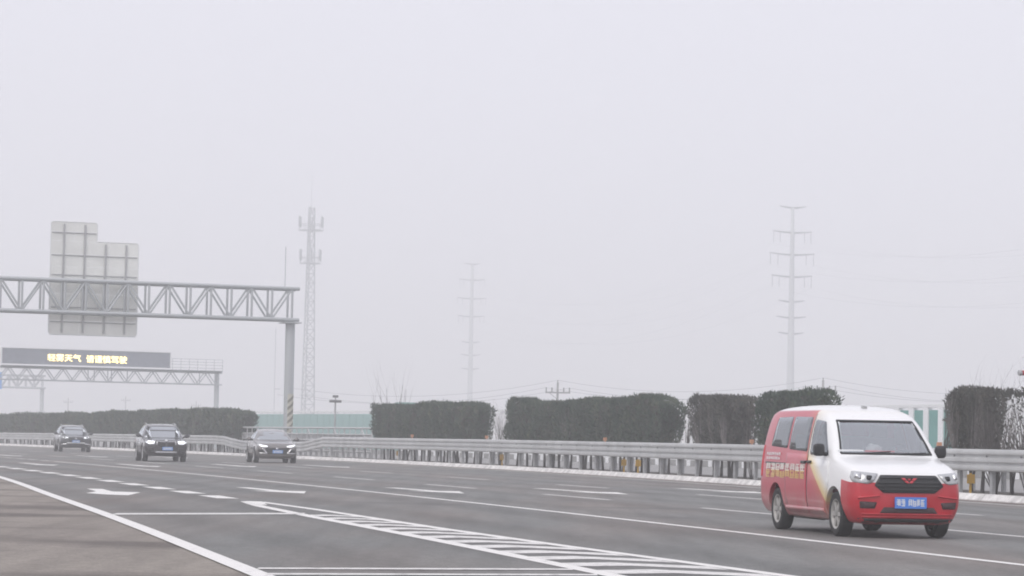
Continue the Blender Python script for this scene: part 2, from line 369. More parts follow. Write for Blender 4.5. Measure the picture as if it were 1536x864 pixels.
# ------------------------------------------------------------------ guardrails
def zdrop(s, dip):
    z = float(np.interp(s, (0, 110, 150, 200, 225, 300), (0, 0, -0.06, -0.15, -0.24, -0.24)))
    if dip: z += float(np.interp(s, (138.5, 141.5, 154.5, 158.5), (0, -0.27, -0.27, 0)))
    return z
THRIE = [(0.0, 1.185), (-0.075, 1.165), (-0.085, 1.125), (-0.085, 1.085), (-0.02, 1.045), (-0.02, 1.005), (-0.085, 0.965), (-0.085, 0.905), (-0.02, 0.865), (-0.02, 0.825), (-0.085, 0.785), (-0.085, 0.735), (-0.075, 0.70), (0.0, 0.68)]
def guardrail(name, dt, face, label, dip, s0, s1):
    root = tag(empty(name, P(s0, tkf(s0)+dt, 0)), label, 'guardrail')
    inv = Matrix.Translation(-root.location)
    n = len(THRIE); s = s0; nb = 0
    while s < s1:
        e = min(s+4.0, s1); vs = []; fs = []
        st = [s, (s+e)/2, e-0.02, e+0.02, e+0.30]
        ex = [0, 0, 0, 0.010, 0.010]          # the lap joint stands a little proud
        for j, q in enumerate(st):
            dz = zdrop(q, dip)
            for x, z in THRIE: vs.append(P(q, tkf(q)+dt+face*(x-ex[j]), z+dz))
            if j:
                for i in range(n-1): fs.append(((j-1)*n+i, (j-1)*n+i+1, j*n+i+1, j*n+i))
        o = link('rail_beam', mesh('rail_beam', [inv @ v for v in vs], fs, False), root, M_galv)
        md = o.modifiers.new('thick', 'SOLIDIFY'); md.thickness = 0.006
        s = e
    bm = bmesh.new(); add_box(bm, (0, 0, 0.5), (0.10, 0.13, 1.0)); pm = bm_mesh(bm, 'post', 0.02); pm.materials.append(M_post)
    bm = bmesh.new(); add_box(bm, (0, 0, 0), (0.11, 0.15, 0.36)); sm = bm_mesh(bm, 'spacer', 0.015); sm.materials.append(M_post)
    bm = bmesh.new(); bmesh.ops.create_cone(bm, cap_ends=True, segments=8, radius1=0.032, radius2=0.022, depth=0.03, matrix=Matrix.Rotation(math.pi/2, 4, 'Y')); hm = bm_mesh(bm, 'bolt'); hm.materials.append(M_dkbolt)
    s = s0+1
    while s < s1:
        h = head(s); dz = zdrop(s, dip)
        for nm, me, off, z, sc in (('post', pm, 0.12, 0.11, 1.02+dz), ('spacer_block', sm, 0.02, 0.95+dz, 1), ('bolt', hm, -0.03, 1.025+dz, 1)):
            if nm == 'bolt' and s > 110: continue
            o = bpy.data.objects.new(nm, me); COL.objects.link(o); o.parent = root
            o.location = P(s, tkf(s)+dt+face*off, z)-root.location; o.rotation_euler = (0, 0, h); o.scale = (1, 1, sc)
        s += 2.0
    return root
GR = guardrail('guardrail', 0.5, 1, 'silver corrugated steel guardrail nearest the road, above the pale kerb', True, 22, 290)
GR2 = guardrail('guardrail', 2.75, -1, 'second steel guardrail behind the hedges, on the far side of the median', False, 30, 290)
for s in (122.7, 111.4, 95.7, 79.2, 64.2, 49):
    p = P(s, tkf(s)+0.55)-GR.location; z = 1.19
    bm = bmesh.new(); add_box(bm, (p.x, p.y, z+0.095), (0.13, 0.05, 0.11), head(s)); add_box(bm, (p.x, p.y, z+0.02), (0.05, 0.04, 0.10), head(s))
    link('reflector', bm_mesh(bm, 'reflector', 0.008), GR, M_orange)
for s in (62.9, 64.6, 78.9, 92.6, 94.3, 110.2, 126.0):
    p = P(s, tkf(s)+0.86)-GR.location; bm = bmesh.new(); add_box(bm, (p.x, p.y, 0.47), (0.20, 0.03, 0.22), head(s)); add_box(bm, (p.x, p.y+0.06, 0.36), (0.05, 0.05, 0.5), head(s))
    link('marker_plate', bm_mesh(bm, 'marker_plate', 0.006), GR, M_yellow)

# movable barrier gate closing the opening in the median
gate = tag(empty('barrier_gate', P(132.5, tkf(132.5)+1.55, 0.12)), 'galvanised lattice gate closing the gap between two hedges in the median', 'barrier')
def gp(s, z): return P(s, tkf(s)+1.55, z)-gate.location
for z in (1.62, 1.30, 1.0, 0.45): rod('rail', gp(133, z), gp(158, z-0.02), 0.035 if z < 1.6 else 0.05, M_galv, gate, 6)
for i in range(26): rod('upright', gp(133+i, 0.15), gp(133+i, 1.62), 0.045 if i % 5 == 0 else 0.028, M_galv, gate, 6)
for i in range(0, 25, 5): rod('brace', gp(133+i, 0.45), gp(133+i+2, 1.6), 0.04, M_galv, gate, 6)
for i in range(0, 25, 1):
    p = gp(133.5+i, 1.15); bm = bmesh.new(); add_box(bm, p, (0.02, 0.8, 0.26), head(133.5+i)); link('panel', bm_mesh(bm, 'panel'), gate, M_post)

# ------------------------------------------------------------------ hedges
def leaves(pos, nrm, size, asp, tilt=0.5):
    """upright little blades at pos with outward normals nrm"""
    k = len(pos)
    up = np.tile(np.array([0, 0, 1.0]), (k, 1)) + rng.normal(0, tilt, (k, 3)) + nrm*rng.uniform(0.1, 0.7, (k, 1))
    up /= np.linalg.norm(up, axis=1, keepdims=True)
    sd = np.cross(up, nrm+rng.normal(0, 0.6, (k, 3))); sd /= np.linalg.norm(sd, axis=1, keepdims=True)+1e-9
    L = size*rng.uniform(0.6, 1.5, (k, 1)); w = L*asp
    v = np.stack([pos-sd*w*0.5, pos+sd*w*0.5+up*L*0.25, pos+up*L, pos-sd*w*0.35+up*L*0.6], 1)
    return v.reshape(-1, 3)
def quads_mesh(v, name):
    k = len(v)//4; me = bpy.data.meshes.new(name)
    me.vertices.add(k*4); me.vertices.foreach_set('co', v.astype(np.float32).ravel())
    me.loops.add(k*4); me.loops.foreach_set('vertex_index', np.arange(k*4, dtype=np.int32))
    me.polygons.add(k); me.polygons.foreach_set('loop_start', np.arange(0, k*4, 4, dtype=np.int32))
    me.update(calc_edges=True); return me
def vnoise(x, seed):
    x = np.asarray(x, float); r = np.random.default_rng(seed).uniform(-1, 1, 4096); i = np.floor(x).astype(int); f = x-i; f = f*f*(3-2*f)
    return r[i % 4096]*(1-f)+r[(i+1) % 4096]*f
def hedge(s0, s1, zt0, zt1, label, dens, lsz, m=M_leaf, zb=0.92, half=0.5, tc=1.72, twigs=0, seed=1, taper=0.3, core_on=True, group='clipped evergreen hedges in the median'):
    sm = (s0+s1)/2; org = P(sm, tkf(sm)+tc, 0.12)
    root = tag(empty('hedge', org), label, 'hedge', group)
    L = s1-s0
    def ztop(s):
        e = np.clip(np.minimum(s-s0, s1-s)/0.9, 0, 1)
        return zt0+(zt1-zt0)*(s-s0)/L + 0.12*vnoise(s*0.5, seed)+0.06*vnoise(s*1.5, seed+1)-0.18*(1-e)**2
    def bulge(s, z): return 0.16*vnoise(s*0.75, seed+2)+0.13*vnoise(s*1.7+z*1.3, seed+3)+0.04*vnoise(s*5+z*2.1, seed+5)
    def endfade(s, z):                       # rounded ends
        e = np.minimum(s-s0, s1-s); return np.clip(e/0.45, 0, 1)**0.5
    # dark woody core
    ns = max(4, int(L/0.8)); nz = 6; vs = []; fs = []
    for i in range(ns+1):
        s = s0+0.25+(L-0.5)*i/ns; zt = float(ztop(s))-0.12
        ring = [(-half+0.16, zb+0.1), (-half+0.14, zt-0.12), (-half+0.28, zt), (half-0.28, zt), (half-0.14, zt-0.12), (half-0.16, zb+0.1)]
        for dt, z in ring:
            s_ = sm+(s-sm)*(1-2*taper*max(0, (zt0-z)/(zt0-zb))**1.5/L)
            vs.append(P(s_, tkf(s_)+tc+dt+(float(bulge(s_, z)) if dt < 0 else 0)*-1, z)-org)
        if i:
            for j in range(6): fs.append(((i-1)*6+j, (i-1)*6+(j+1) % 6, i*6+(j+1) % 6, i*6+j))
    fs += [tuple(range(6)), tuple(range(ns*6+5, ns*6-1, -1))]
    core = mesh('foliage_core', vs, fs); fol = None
    # leaf blades on front, top, ends and (thinner) back
    def cloud(kind):
        A = {'f': L*(zt0-zb), 'b': L*(zt0-zb)*0.25, 't': L*1.5*0.9, 'e': 2*1.5*(zt0-zb)*0.8}[kind]; k = int(A*dens)
        if kind == 'e': s = np.where(rng.random(k) < 0.5, s0+rng.uniform(-0.08, 0.15, k), s1-rng.uniform(-0.08, 0.15, k))
        else: s = rng.uniform(s0, s1, k)
        u = rng.random(k); tuft = np.zeros(k)
        if kind == 'f' and dens > 100:
            nc = max(4, int(A*5)); ci = rng.integers(0, nc, k); cs, cu = rng.uniform(s0, s1, nc), rng.random(nc); on = rng.random(k) < 0.62
            gs, gu = rng.normal(0, .13, k), rng.normal(0, .15, k)/(zt0-zb)
            s = np.where(on, np.clip(cs[ci]+gs, s0, s1), s); u = np.where(on, np.clip(cu[ci]+gu, 0, 1), u)
            tuft = np.where(on, 0.12*np.exp(-(gs/.13)**2), 0.0)
        zt = ztop(s)
        if kind == 't': t = rng.uniform(-half, half, k)*0.97; z = zt-0.10*rng.random(k)+0.05*vnoise(s*6+t*5, seed+9)-0.25*np.clip(np.abs(t)/half-0.75, 0, 1)
        elif kind == 'e': t = rng.uniform(-half, half, k)*0.95; z = zb+(zt-zb)*u
        else:
            z = zb+(zt-zb-0.02)*u; rag = 0.05*rng.normal(size=k)
            side = -1 if kind == 'f' else 1
            lower = np.clip((zb+0.35-z)/0.35, 0, 1)
            t = side*(half+bulge(s, z)+tuft-0.22*lower-0.16*np.clip((z-zt+0.22)/0.22, 0, 1)**2+rag)*endfade(s, z)
        s = sm+(s-sm)*(1-2*taper*np.clip((zt-z)/(zt0-zb), 0, 1)**1.5/L)
        x, y = rd(s, tk(s)+tc+t); h = PH+s/RR
        pos = np.stack([x-org.x, y-org.y, z-org.z], 1)
        ax = np.stack([np.cos(h), np.sin(h), 0*h], 1); al = np.stack([-np.sin(h), np.cos(h), 0*h], 1)
        if kind == 'f': nm = -ax
        elif kind == 'b': nm = ax
        elif kind == 't': nm = np.tile(np.array([0, 0, 1.0]), (k, 1)) - ax*0.3
        else: nm = al*np.where(s > sm, 1, -1)[:, None]
        nm = nm + rng.normal(0, 0.25, (k, 3)); nm /= np.linalg.norm(nm, axis=1, keepdims=True)
        return leaves(pos, nm, lsz*(0.7 if kind == 't' else 1), 0.34)
    v = [cloud(c) for c in 'ftbe']
    k = int(L*26) if dens > 300 else 4; q = rng.uniform(s0+.1, s1-.1, k); t = rng.uniform(-half, half, k)      # stray sprigs above the clipped top
    x, y = rd(q, tk(q)+tc+t); v.append(leaves(np.stack([x-org.x, y-org.y, ztop(q)-0.08-org.z], 1), np.tile(np.array([0, 0, 1.0]), (k, 1)), lsz*1.5, 0.16, 0.25))
    v = np.concatenate(v)
    fo = link('foliage', quads_mesh(v, 'foliage'), root, m); fo['kind'] = 'stuff'
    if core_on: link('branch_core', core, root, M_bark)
    segs = []
    q = s0+0.4
    while q < s1-0.2:
        a = P(q, tkf(q)+tc+random.uniform(-.1, .1), 0.08)-org; lean = Vector((random.uniform(-.10, .10), random.uniform(-.1, .1), 0))
        segs.append([(a, 0.055), (a+lean*0.5+Vector((0, 0, .5)), 0.045), (a+lean+Vector((0, 0, 1.1)), 0.03)])
        if random.random() < 0.3: segs.append([(a+Vector((0, 0, .15)), 0.035), (a-lean*1.2+Vector((0, 0, .6)), 0.03), (a-lean*2+Vector((0, 0, 1.1)), 0.02)])
        q += random.uniform(0.65, 1.3)
    if dens > 300:
        for sg in segs: link('trunk', tubes([sg], 5), root, M_bark)
    else: link('trunk', tubes(segs, 5), root, M_bark)['kind'] = 'stuff'
    if twigs:
        sg = []
        for c in range(twigs):
            q = s0+L*(c+0.5+random.uniform(-.3, .3))/twigs
            for j in range(16):
                b0 = P(q+random.uniform(-.2, .2), tkf(q)+tc-half-0.12+random.uniform(-.05, .1), zb+random.uniform(-.15, .2))-org
                ds = min(max(q+random.uniform(-0.9, 0.9), s0+.2+random.random()*.5), s1-.35-random.random()*.6)-q; pl = []
                hh = random.uniform(0.7, zt0-zb-0.08)
                for i in range(5):
                    u = i/4; p = P(min(max(q+ds*u**0.8, s0+.05), s1-.15), tkf(q)+tc-half-0.10-0.05*u+random.uniform(-.03, .03), 0)-org
                    pl.append((Vector((p.x, p.y, b0.z+hh*u)), 0.013*(1-0.75*u)))
                sg.append(pl)
        tw = link('bare_twigs', tubes(sg, 3), root, M_twig); tw['kind'] = 'stuff'
    return root
hedge(157.8, 205, 2.60, 2.30, 'long dark clipped hedge at far left behind the oncoming cars', 230, 0.20, seed=21, half=0.7)
hedge(205.5, 290, 2.30, 2.0, 'farthest hedge fading into the mist at the left picture edge', 90, 0.30, seed=28, half=0.7)
hedge(115.6, 132.0, 2.62, 2.72, 'clipped hedge between the teal wall and the first gap with bare twigs', 460, 0.13, seed=31, taper=0.5)
hedge(104.6, 110.8, 2.74, 2.78, 'hedge block just right of the twiggy gap, in front of the utility pole', 560, 0.12, seed=41)
hedge(97.4, 104.7, 2.72, 2.68, 'middle hedge block with a few bare twigs at its foot, left of the tallest one', 580, 0.12, seed=44, twigs=1)
hedge(91.2, 97.5, 2.74, 2.82, 'tall green hedge block left of the narrow white triangular gap', 620, 0.11, seed=47, taper=1.3)
hedge(83.1, 88.3, 2.56, 2.70, 'brownish hedge block laced with bare twigs, right of the white triangular gap', 640, 0.11, m=M_leafb, seed=51, twigs=4, taper=1.0)
hedge(76.0, 80.6, 2.68, 2.86, 'dark green hedge block directly behind the red and white van', 680, 0.11, seed=54)
hedge(63.9, 65.6, 2.76, 2.74, 'dark clipped shrub at right, beside the teal panels and right of the van', 900, 0.10, m=M_leafb, seed=61, twigs=2, taper=0.6)
hedge(55.5, 64.0, 2.58, 2.66, 'sparse woody hedge at the right picture edge with twigs poking through its top', 170, 0.10, m=M_leafb, seed=64, twigs=9, half=0.45, core_on=False)

def bare(name, s, tc, h, n, spread, label, seed, r0=0.02, base=0.1, group=None, m=M_twig):
    rr = random.Random(seed); org = P(s, tkf(s)+tc, base); segs_ = [[]]
    al = Vector((-math.sin(head(s)), math.cos(head(s)), 0)); ax = Vector((math.cos(head(s)), math.sin(head(s)), 0))
    root = tag(empty(name, org), label, 'shrub' if h < 4 else 'tree', group)
    def grow(p, d, L, r, lev):
        pl = [(p, r)]; k = 4
        for i in range(k):
            d = (d+Vector((rr.gauss(0, .12), rr.gauss(0, .12), 0.10))).normalized(); p = p+d*L/k; r2 = r*(1-0.17*(i+1)); pl.append((p, r2))
            if lev < 2 and i > 0 and rr.random() < 0.85:
                grow(p, (d+al*rr.uniform(-.8, .8)+ax*rr.uniform(-.5, .5)).normalized(), L*rr.uniform(.35, .6), r2*0.62, lev+1)
        segs_[0].append(pl)
    for i in range(n):
        segs_[0] = []
        a = rr.uniform(-1, 1)*spread
        grow(Vector((0, 0, 0))+al*rr.uniform(-.2, .2)*h*0.3, (Vector((0, 0, 1))+al*a+ax*rr.uniform(-.3, .3)*spread).normalized(), h*rr.uniform(.65, 1.0), r0, 0)
        link('stem', tubes(segs_[0], 3), root, m)
    return root
bare('bare_shrub', 112.9, 1.6, 2.1, 18, 0.45, 'leafless pale twiggy shrub filling the gap between two left hedges', 3, 0.018)
bare('bare_shrub', 82.0, 1.5, 2.0, 9, 0.2, 'small leafless shrub with upright stems behind the rail, just left of the van', 5, 0.015)
bare('bare_shrub', 62.0, 1.1, 2.1, 30, 0.35, 'dense leafless shrub in front of the sparse hedge at the right edge', 8, 0.020, m=M_twigd)
bare('bare_shrub', 60.0, 1.1, 2.05, 28, 0.35, 'leafless twiggy shrub cut off by the right picture edge', 9, 0.020, m=M_twigd)

# ------------------------------------------------------------------ noise barrier beyond the other carriageway
nb = tag(empty('noise_barrier', P(96, tkf(96)+20, 0)), 'long low wall of teal and white panels between white posts beyond the far road', 'wall')
PW = 1.4
def pmesh(w, h, d, m, name, bev=0.01):
    bm = bmesh.new(); add_box(bm, (0, 0, h/2), (d, w, h)); me = bm_mesh(bm, name, bev); me.materials.append(m); return me
me_post = pmesh(0.46, 2.9, 0.22, M_wpost, 'wall_post'); me_teal = pmesh(0.96, 2.5, 0.06, M_teal, 'panel_teal'); me_wp = pmesh(0.96, 2.5, 0.06, M_wpanel, 'panel_white')
me_postt = pmesh(0.05, 2.9, 0.07, M_wpost, 'wall_post'); me_tealw = pmesh(1.385, 2.5, 0.10, mat('teal_sheet', (0.27, 0.43, 0.41), 0.5, noise=(0.4, 0.12, 3)), 'panel_sheet')
me_cap = pmesh(1.4, 0.14, 0.16, M_ltrim, 'cap'); me_pl = pmesh(0.96, 0.30, 0.16, M_conc, 'plinth')
q = 92.0
while q < 232:
    h = head(q)
    col = me_teal if 106.6 < q < 117 else (me_tealw if q > 182 else me_wp)
    for nm, me, dq, z in (('post', me_postt if q > 182 else me_post, 0, 0), ('panel', col, PW/2, 0.3), ('cap', me_cap, PW/2, 2.905), ('plinth', me_pl, PW/2, 0)):
        o = bpy.data.objects.new(nm, me); COL.objects.link(o); o.parent = nb
        o.location = P(q+dq, tkf(q)+20, z)-nb.location; o.rotation_euler = (0, 0, h)
        if nm == 'panel' and col is me_teal and q < 94: o['label'] = 'teal panel'
    q += PW

# ------------------------------------------------------------------ gantries
def cross(s0):
    h = head(s0); o = P(s0, 0); ax = Vector((math.cos(h), math.sin(h), 0)); al = Vector((-math.sin(h), math.cos(h), 0))
    return lambda t, z, b=0.0: o+ax*t+al*b+Vector((0, 0, z))
# near gantry: the back of a direction sign
X = cross(148.7); g1 = tag(empty('sign_gantry', X(31.3, 0)), 'near grey lattice gantry carrying the back of a large stepped road sign', 'gantry')
rel = lambda t, z, b=0.0: X(t, z, b)-g1.location
TL, TR, ZB, ZT = -1.0, 31.6, 7.46, 9.15
for b in (0.0, 0.9):
    rod('chord', rel(TL, ZT-(0 if b == 0 else .0), b), rel(TR+0.05, ZT, b), 0.105, M_gantry, g1, 10)
    rod('chord', rel(TL, ZB, b), rel(TR+0.05, ZB, b), 0.105, M_gantry, g1, 10)
    t = TR-0.35; i = 0
    while t > TL:
        rod('web_vertical', rel(t, ZB, b), rel(t, ZT, b), 0.062, M_gantry, g1, 8)
        if t-1.13 > TL:
            if i % 2 == 0: rod('web_diagonal', rel(t, ZT, b), rel(t-1.13, ZB, b), 0.055, M_gantry, g1, 8)
            else: rod('web_diagonal', rel(t, ZB, b), rel(t-1.13, ZT, b), 0.055, M_gantry, g1, 8)
        t -= 1.13; i += 1
t = TR-0.35
while t > TL:
    rod('tie', rel(t, ZT, 0), rel(t, ZT, .9), 0.04, M_gantry, g1, 6); rod('tie', rel(t, ZB, 0), rel(t, ZB, .9), 0.04, M_gantry, g1, 6); t -= 1.13
for t in (31.30, -0.6):
    rod('column', rel(t, 0, .45), rel(t, 7.30, .45), 0.26, M_gantry, g1, 20)
    bm = bmesh.new(); add_box(bm, rel(t, 7.30, .45), (0.95, 1.3, 0.05), head(148.7)); link('flange', bm_mesh(bm, 'flange', 0.01), g1, M_gantry)
    bm = bmesh.new(); add_box(bm, rel(t, 0.15, .45), (0.9, 0.9, 0.10), head(148.7)); link('base_plate', bm_mesh(bm, 'base', 0.01), g1, M_gantry)
rod('lightning_rod', rel(30.95, ZT, .45), rel(30.95, 11.45, .45), 0.022, M_gantry, g1, 6)
# yellow-black diagonal warning bands spiralling round the foot of the visible column
vs = []; fs = []
c0 = rel(31.30, 0, .45); nseg = 10
for bi in range(7):
    z0 = 0.7+bi*0.37
    for k in range(nseg+1):
        an = math.radians(-95 + 95*k/nseg); zz = z0+0.36*k/nseg
        for dz in (0, 0.17): vs.append(c0+Vector((0.265*math.cos(an), 0.265*math.sin(an), zz+dz)))
        if k: b0 = len(vs)-4; fs.append((b0, b0+2, b0+3, b0+1))
wb = link('warning_bands', mesh('bands', vs, fs), g1, mat('warning_stripe', (0.17, 0.165, 0.13), 0.6)); wb['label'] = 'dark diagonal warning stripes near the column foot'
vs = [];
for k in range(21):
    an = math.radians(-97+97*k/20)
    for z in (0.6, 3.45): vs.append(c0+Vector((0.2625*math.cos(an), 0.2625*math.sin(an), z)))
link('warning_wrap', mesh('wrap', vs, [(2*k, 2*k+2, 2*k+3, 2*k+1) for k in range(20)], True), g1, mat('pale_wrap', (0.50, 0.49, 0.42), 0.6))
# sign plates (we look at their backs): stacked extruded sheets, ribs, rounded border
SB = 1.25
rels = lambda t, z, b=0.0: rel(t+0.31, z, b)
def plate(t0, t1, z0, z1, name='sign_panel'):
    bm = bmesh.new(); add_box(bm, rels((t0+t1)/2, (z0+z1)/2, SB), (t1-t0-0.016, 0.03, z1-z0-0.016), head(148.7))
    o = link(name, bm_mesh(bm, name), g1, M_alu); o.data.materials.append(M_green)
    al = Vector((-math.sin(head(148.7)), math.cos(head(148.7)), 0))
    for p in o.data.polygons:
        if p.normal.dot(al) > 0.9: p.material_index = 1
zs = [6.34, 7.06, 7.78, 8.50, 9.22, 9.94, 10.62, 11.30]
for a_, b_ in zip(zs[:-1], zs[1:]):
    plate(17.95, 19.55, a_, b_); plate(19.55, 21.12, a_, b_); plate(21.12, 22.66, a_, b_)
plate(17.95, 19.2, 11.30, 11.80); plate(19.2, 20.4, 11.30, 11.80); plate(17.95, 19.2, 11.80, 12.31); plate(19.2, 20.4, 11.80, 12.31)
for t, zt in ((18.62, 12.2), (19.75, 12.2), (20.88, 11.2), (22.0, 11.2)): rod('rib', rels(t, 6.42, SB-.06), rels(t, zt, SB-.06), 0.055, M_post, g1, 4)
for z in (7.0, 7.78, 9.5, 10.55): rod('crossbar', rels(18.0, z, SB-.05), rels(22.6, z, SB-.05), 0.028, M_post, g1, 4)
rod('crossbar', rels(18.0, 11.75, SB-.05), rels(20.35, 11.75, SB-.05), 0.028, M_post, g1, 4)
for z in (7.46, 9.15):
    for t in (18.62, 19.75, 20.88, 22.0): rod('bracket', rels(t, z, .9), rels(t, z, SB-.05), 0.05, M_gantry, g1, 6)
bd = [((17.93, 6.40), (17.93, 12.27)), ((18.0, 12.33), (20.36, 12.33)), ((20.42, 12.27), (20.42, 11.36)), ((20.46, 11.32), (22.60, 11.32)), ((22.68, 11.26), (22.68, 6.40)), ((22.62, 6.32), (18.0, 6.32))]
for (t0, z0), (t1, z1) in bd: rod('sign_edge', rels(t0, z0, SB), rels(t1, z1, SB), 0.035, M_ltrim, g1, 6)

# LED gantry over the other carriageway
X2 = cross(219.6); g2 = tag(empty('message_gantry', X2(48.9, 0)), 'lattice gantry with an amber-lettered electronic message board in the mist', 'gantry')
r2 = lambda t, z, b=0.0: X2(t, z, b)-g2.location
for b in (0, .8):
    rod('chord', r2(30.2, 6.13, b), r2(49.1, 6.13, b), 0.085, M_pale, g2, 8); rod('chord', r2(30.2, 5.15, b), r2(49.1, 5.15, b), 0.05, M_pale, g2, 8)
    t = 48.6; k = 0
    while t > 30.8:
        za, zb2 = ((5.15, 6.13) if k % 2 == 0 else (6.13, 5.15)); rod('web_diagonal', r2(t, za, b), r2(t-0.735, zb2, b), 0.04, M_pale, g2, 6); t -= 0.735; k += 1
for t in (38.0, 38.5, 39.6, 39.9, 41.2, 47.2): rod('hanger', r2(t, 5.15, -.02), r2(t, 6.13, -.02), 0.045, M_pale, g2, 6)
for t in (48.8, 30.5): rod('column', r2(t, 0, .4), r2(t, 6.2, .4), 0.20, M_pale, g2, 14)
bm = bmesh.new(); add_box(bm, r2(37.8, 6.98, -.12), (13.6, 0.42, 1.18), head(219.6)); board = link('message_board', bm_mesh(bm, 'board', 0.02), g2, M_led)
bm = bmesh.new(); add_box(bm, r2(44.64, 6.98, -.12), (0.07, 0.46, 1.22), head(219.6)); add_box(bm, r2(37.8, 7.61, -.12), (13.7, 0.46, 0.06), head(219.6)); add_box(bm, r2(30.96, 6.98, -.12), (0.07, 0.46, 1.22), head(219.6)); link('board_trim', bm_mesh(bm, 'trim'), board, M_ltrim)
def text_mesh(txt, size):
    c = bpy.data.curves.new('txt', 'FONT'); c.body = txt; c.size = size; c.extrude = 0.0; c.offset = 0.003; c.resolution_u = 2
    o = bpy.data.objects.new('txt', c); COL.objects.link(o); bpy.context.view_layer.update()
    me = bpy.data.meshes.new_from_object(o.evaluated_get(bpy.context.evaluated_depsgraph_get())); bpy.data.objects.remove(o); return me
def led_text(txt, t0, t1, z0, z1):
    me = text_mesh(txt, 1.0); co = np.array([v.co[:] for v in me.vertices]); mn, mx = co.min(0), co.max(0)
    for v in me.vertices:
        u = (v.co.x-mn[0])/(mx[0]-mn[0]); w = (v.co.y-mn[1])/(mx[1]-mn[1]); v.co = r2(t0+u*(t1-t0), z0+w*(z1-z0), -.338)
    o = link('led_letters', me, board, M_ledtxt); md = o.modifiers.new('thick', 'SOLIDIFY'); md.thickness = 0.05; md.offset = 0; return o
led_text('轻雾天气', 34.62, 37.30, 6.66, 7.22); led_text('请谨慎驾驶', 37.74, 41.05, 6.62, 7.20)
for t in np.arange(44.9, 49.2, 0.7): rod('handrail_post', r2(t, 6.2, -.1), r2(t, 7.15, -.1), 0.022, M_pale, g2, 5)
for z in (6.45, 6.7, 6.92, 7.15): rod('handrail', r2(44.8, z, -.1), r2(49.1, z, -.1), 0.02, M_pale, g2, 5)
bm = bmesh.new(); add_box(bm, r2(40, 6.24, -.2), (18, 0.6, 0.05), head(219.6)); link('catwalk', bm_mesh(bm, 'catwalk'), g2, M_pale)

# third gantry farther off
XX = Vector((-63.6, 386, 0)); g3 = tag(empty('far_gantry', XX, 0.36), 'farthest pale lattice gantry with a blue sign, at the left picture edge', 'gantry')
for b in (0, .9):
    for z in (6.98, 8.62): rod('chord', (-26, b, z), (0.35, b, z), 0.13, M_pale, g3, 8)
    for i in range(23):
        x = -i*1.13; rod('web_vertical', (x, b, 6.98), (x, b, 8.62), 0.07, M_pale, g3, 6)
        rod('web_diagonal', (x, b, 8.62 if i % 2 == 0 else 6.98), (x-1.13, b, 6.98 if i % 2 == 0 else 8.62), 0.07, M_pale, g3, 6)
rod('column', (0, .45, 0), (0, .45, 7.0), 0.27, M_pale, g3, 14); rod('column', (-25.5, .45, 0), (-25.5, .45, 7.0), 0.27, M_pale, g3, 14)
rod('column_collar', (0, .45, 3.4), (0, .45, 3.75), 0.5, M_pale, g3, 14)
bm = bmesh.new(); add_box(bm, (-8.35, -.25, 7.85), (5.4, 0.1, 2.3)); link('sign_panel', bm_mesh(bm, 'sign', 0.03), g3, M_blue)

# solar flasher post standing in the median opening
sp = P(140.4, tkf(140.4)+1.72, 0.12); lp = tag(empty('flasher_post', sp, head(140.4)), 'short grey post with two stacked flat boxes in the median opening', 'post')
rod('pole', (0, 0, 0), (0, 0, 2.95), 0.045, M_post, lp, 8); box('light_bar', (0, 0, 2.87), (0.62, 0.16, 0.13), M_dkbolt, lp, 0, 0.02); box('solar_box', (0, 0, 3.12), (0.26, 0.2, 0.12), M_dkbolt, lp, 0, 0.02)
rod('bracket', (0, 0, 2.9), (0, 0, 3.08), 0.03, M_post, lp, 6)
# warning lamp at the right picture edge
sp = Vector((12.40, 67.3, 0.12)); wl_ = tag(empty('warning_lamp', sp, head(61.8)), 'red warning lamp with a grey end cap reaching in at the right edge', 'lamp')
rod('pole', (0.1, 0, 0), (0.1, 0, 3.5), 0.04, M_wpost, wl_, 8); rod('lamp_bar', (-0.30, 0, 2.895), (0.45, 0, 2.895), 0.06, M_red, wl_, 12); rod('end_cap', (-0.36, 0, 2.895), (-0.285, 0, 2.895), 0.066, M_post, wl_, 12)
box('solar_panel', (0.02, 0, 3.28), (0.44, 0.3, 0.03), M_white, wl_, 0, 0.006); wl_.children[-1].rotation_euler = (0.5, 0.9, 0); wl_.children[-1].location = (0, 0, 0)
sol = wl_.children[-1]; sol.rotation_euler = (0, 0, 0)

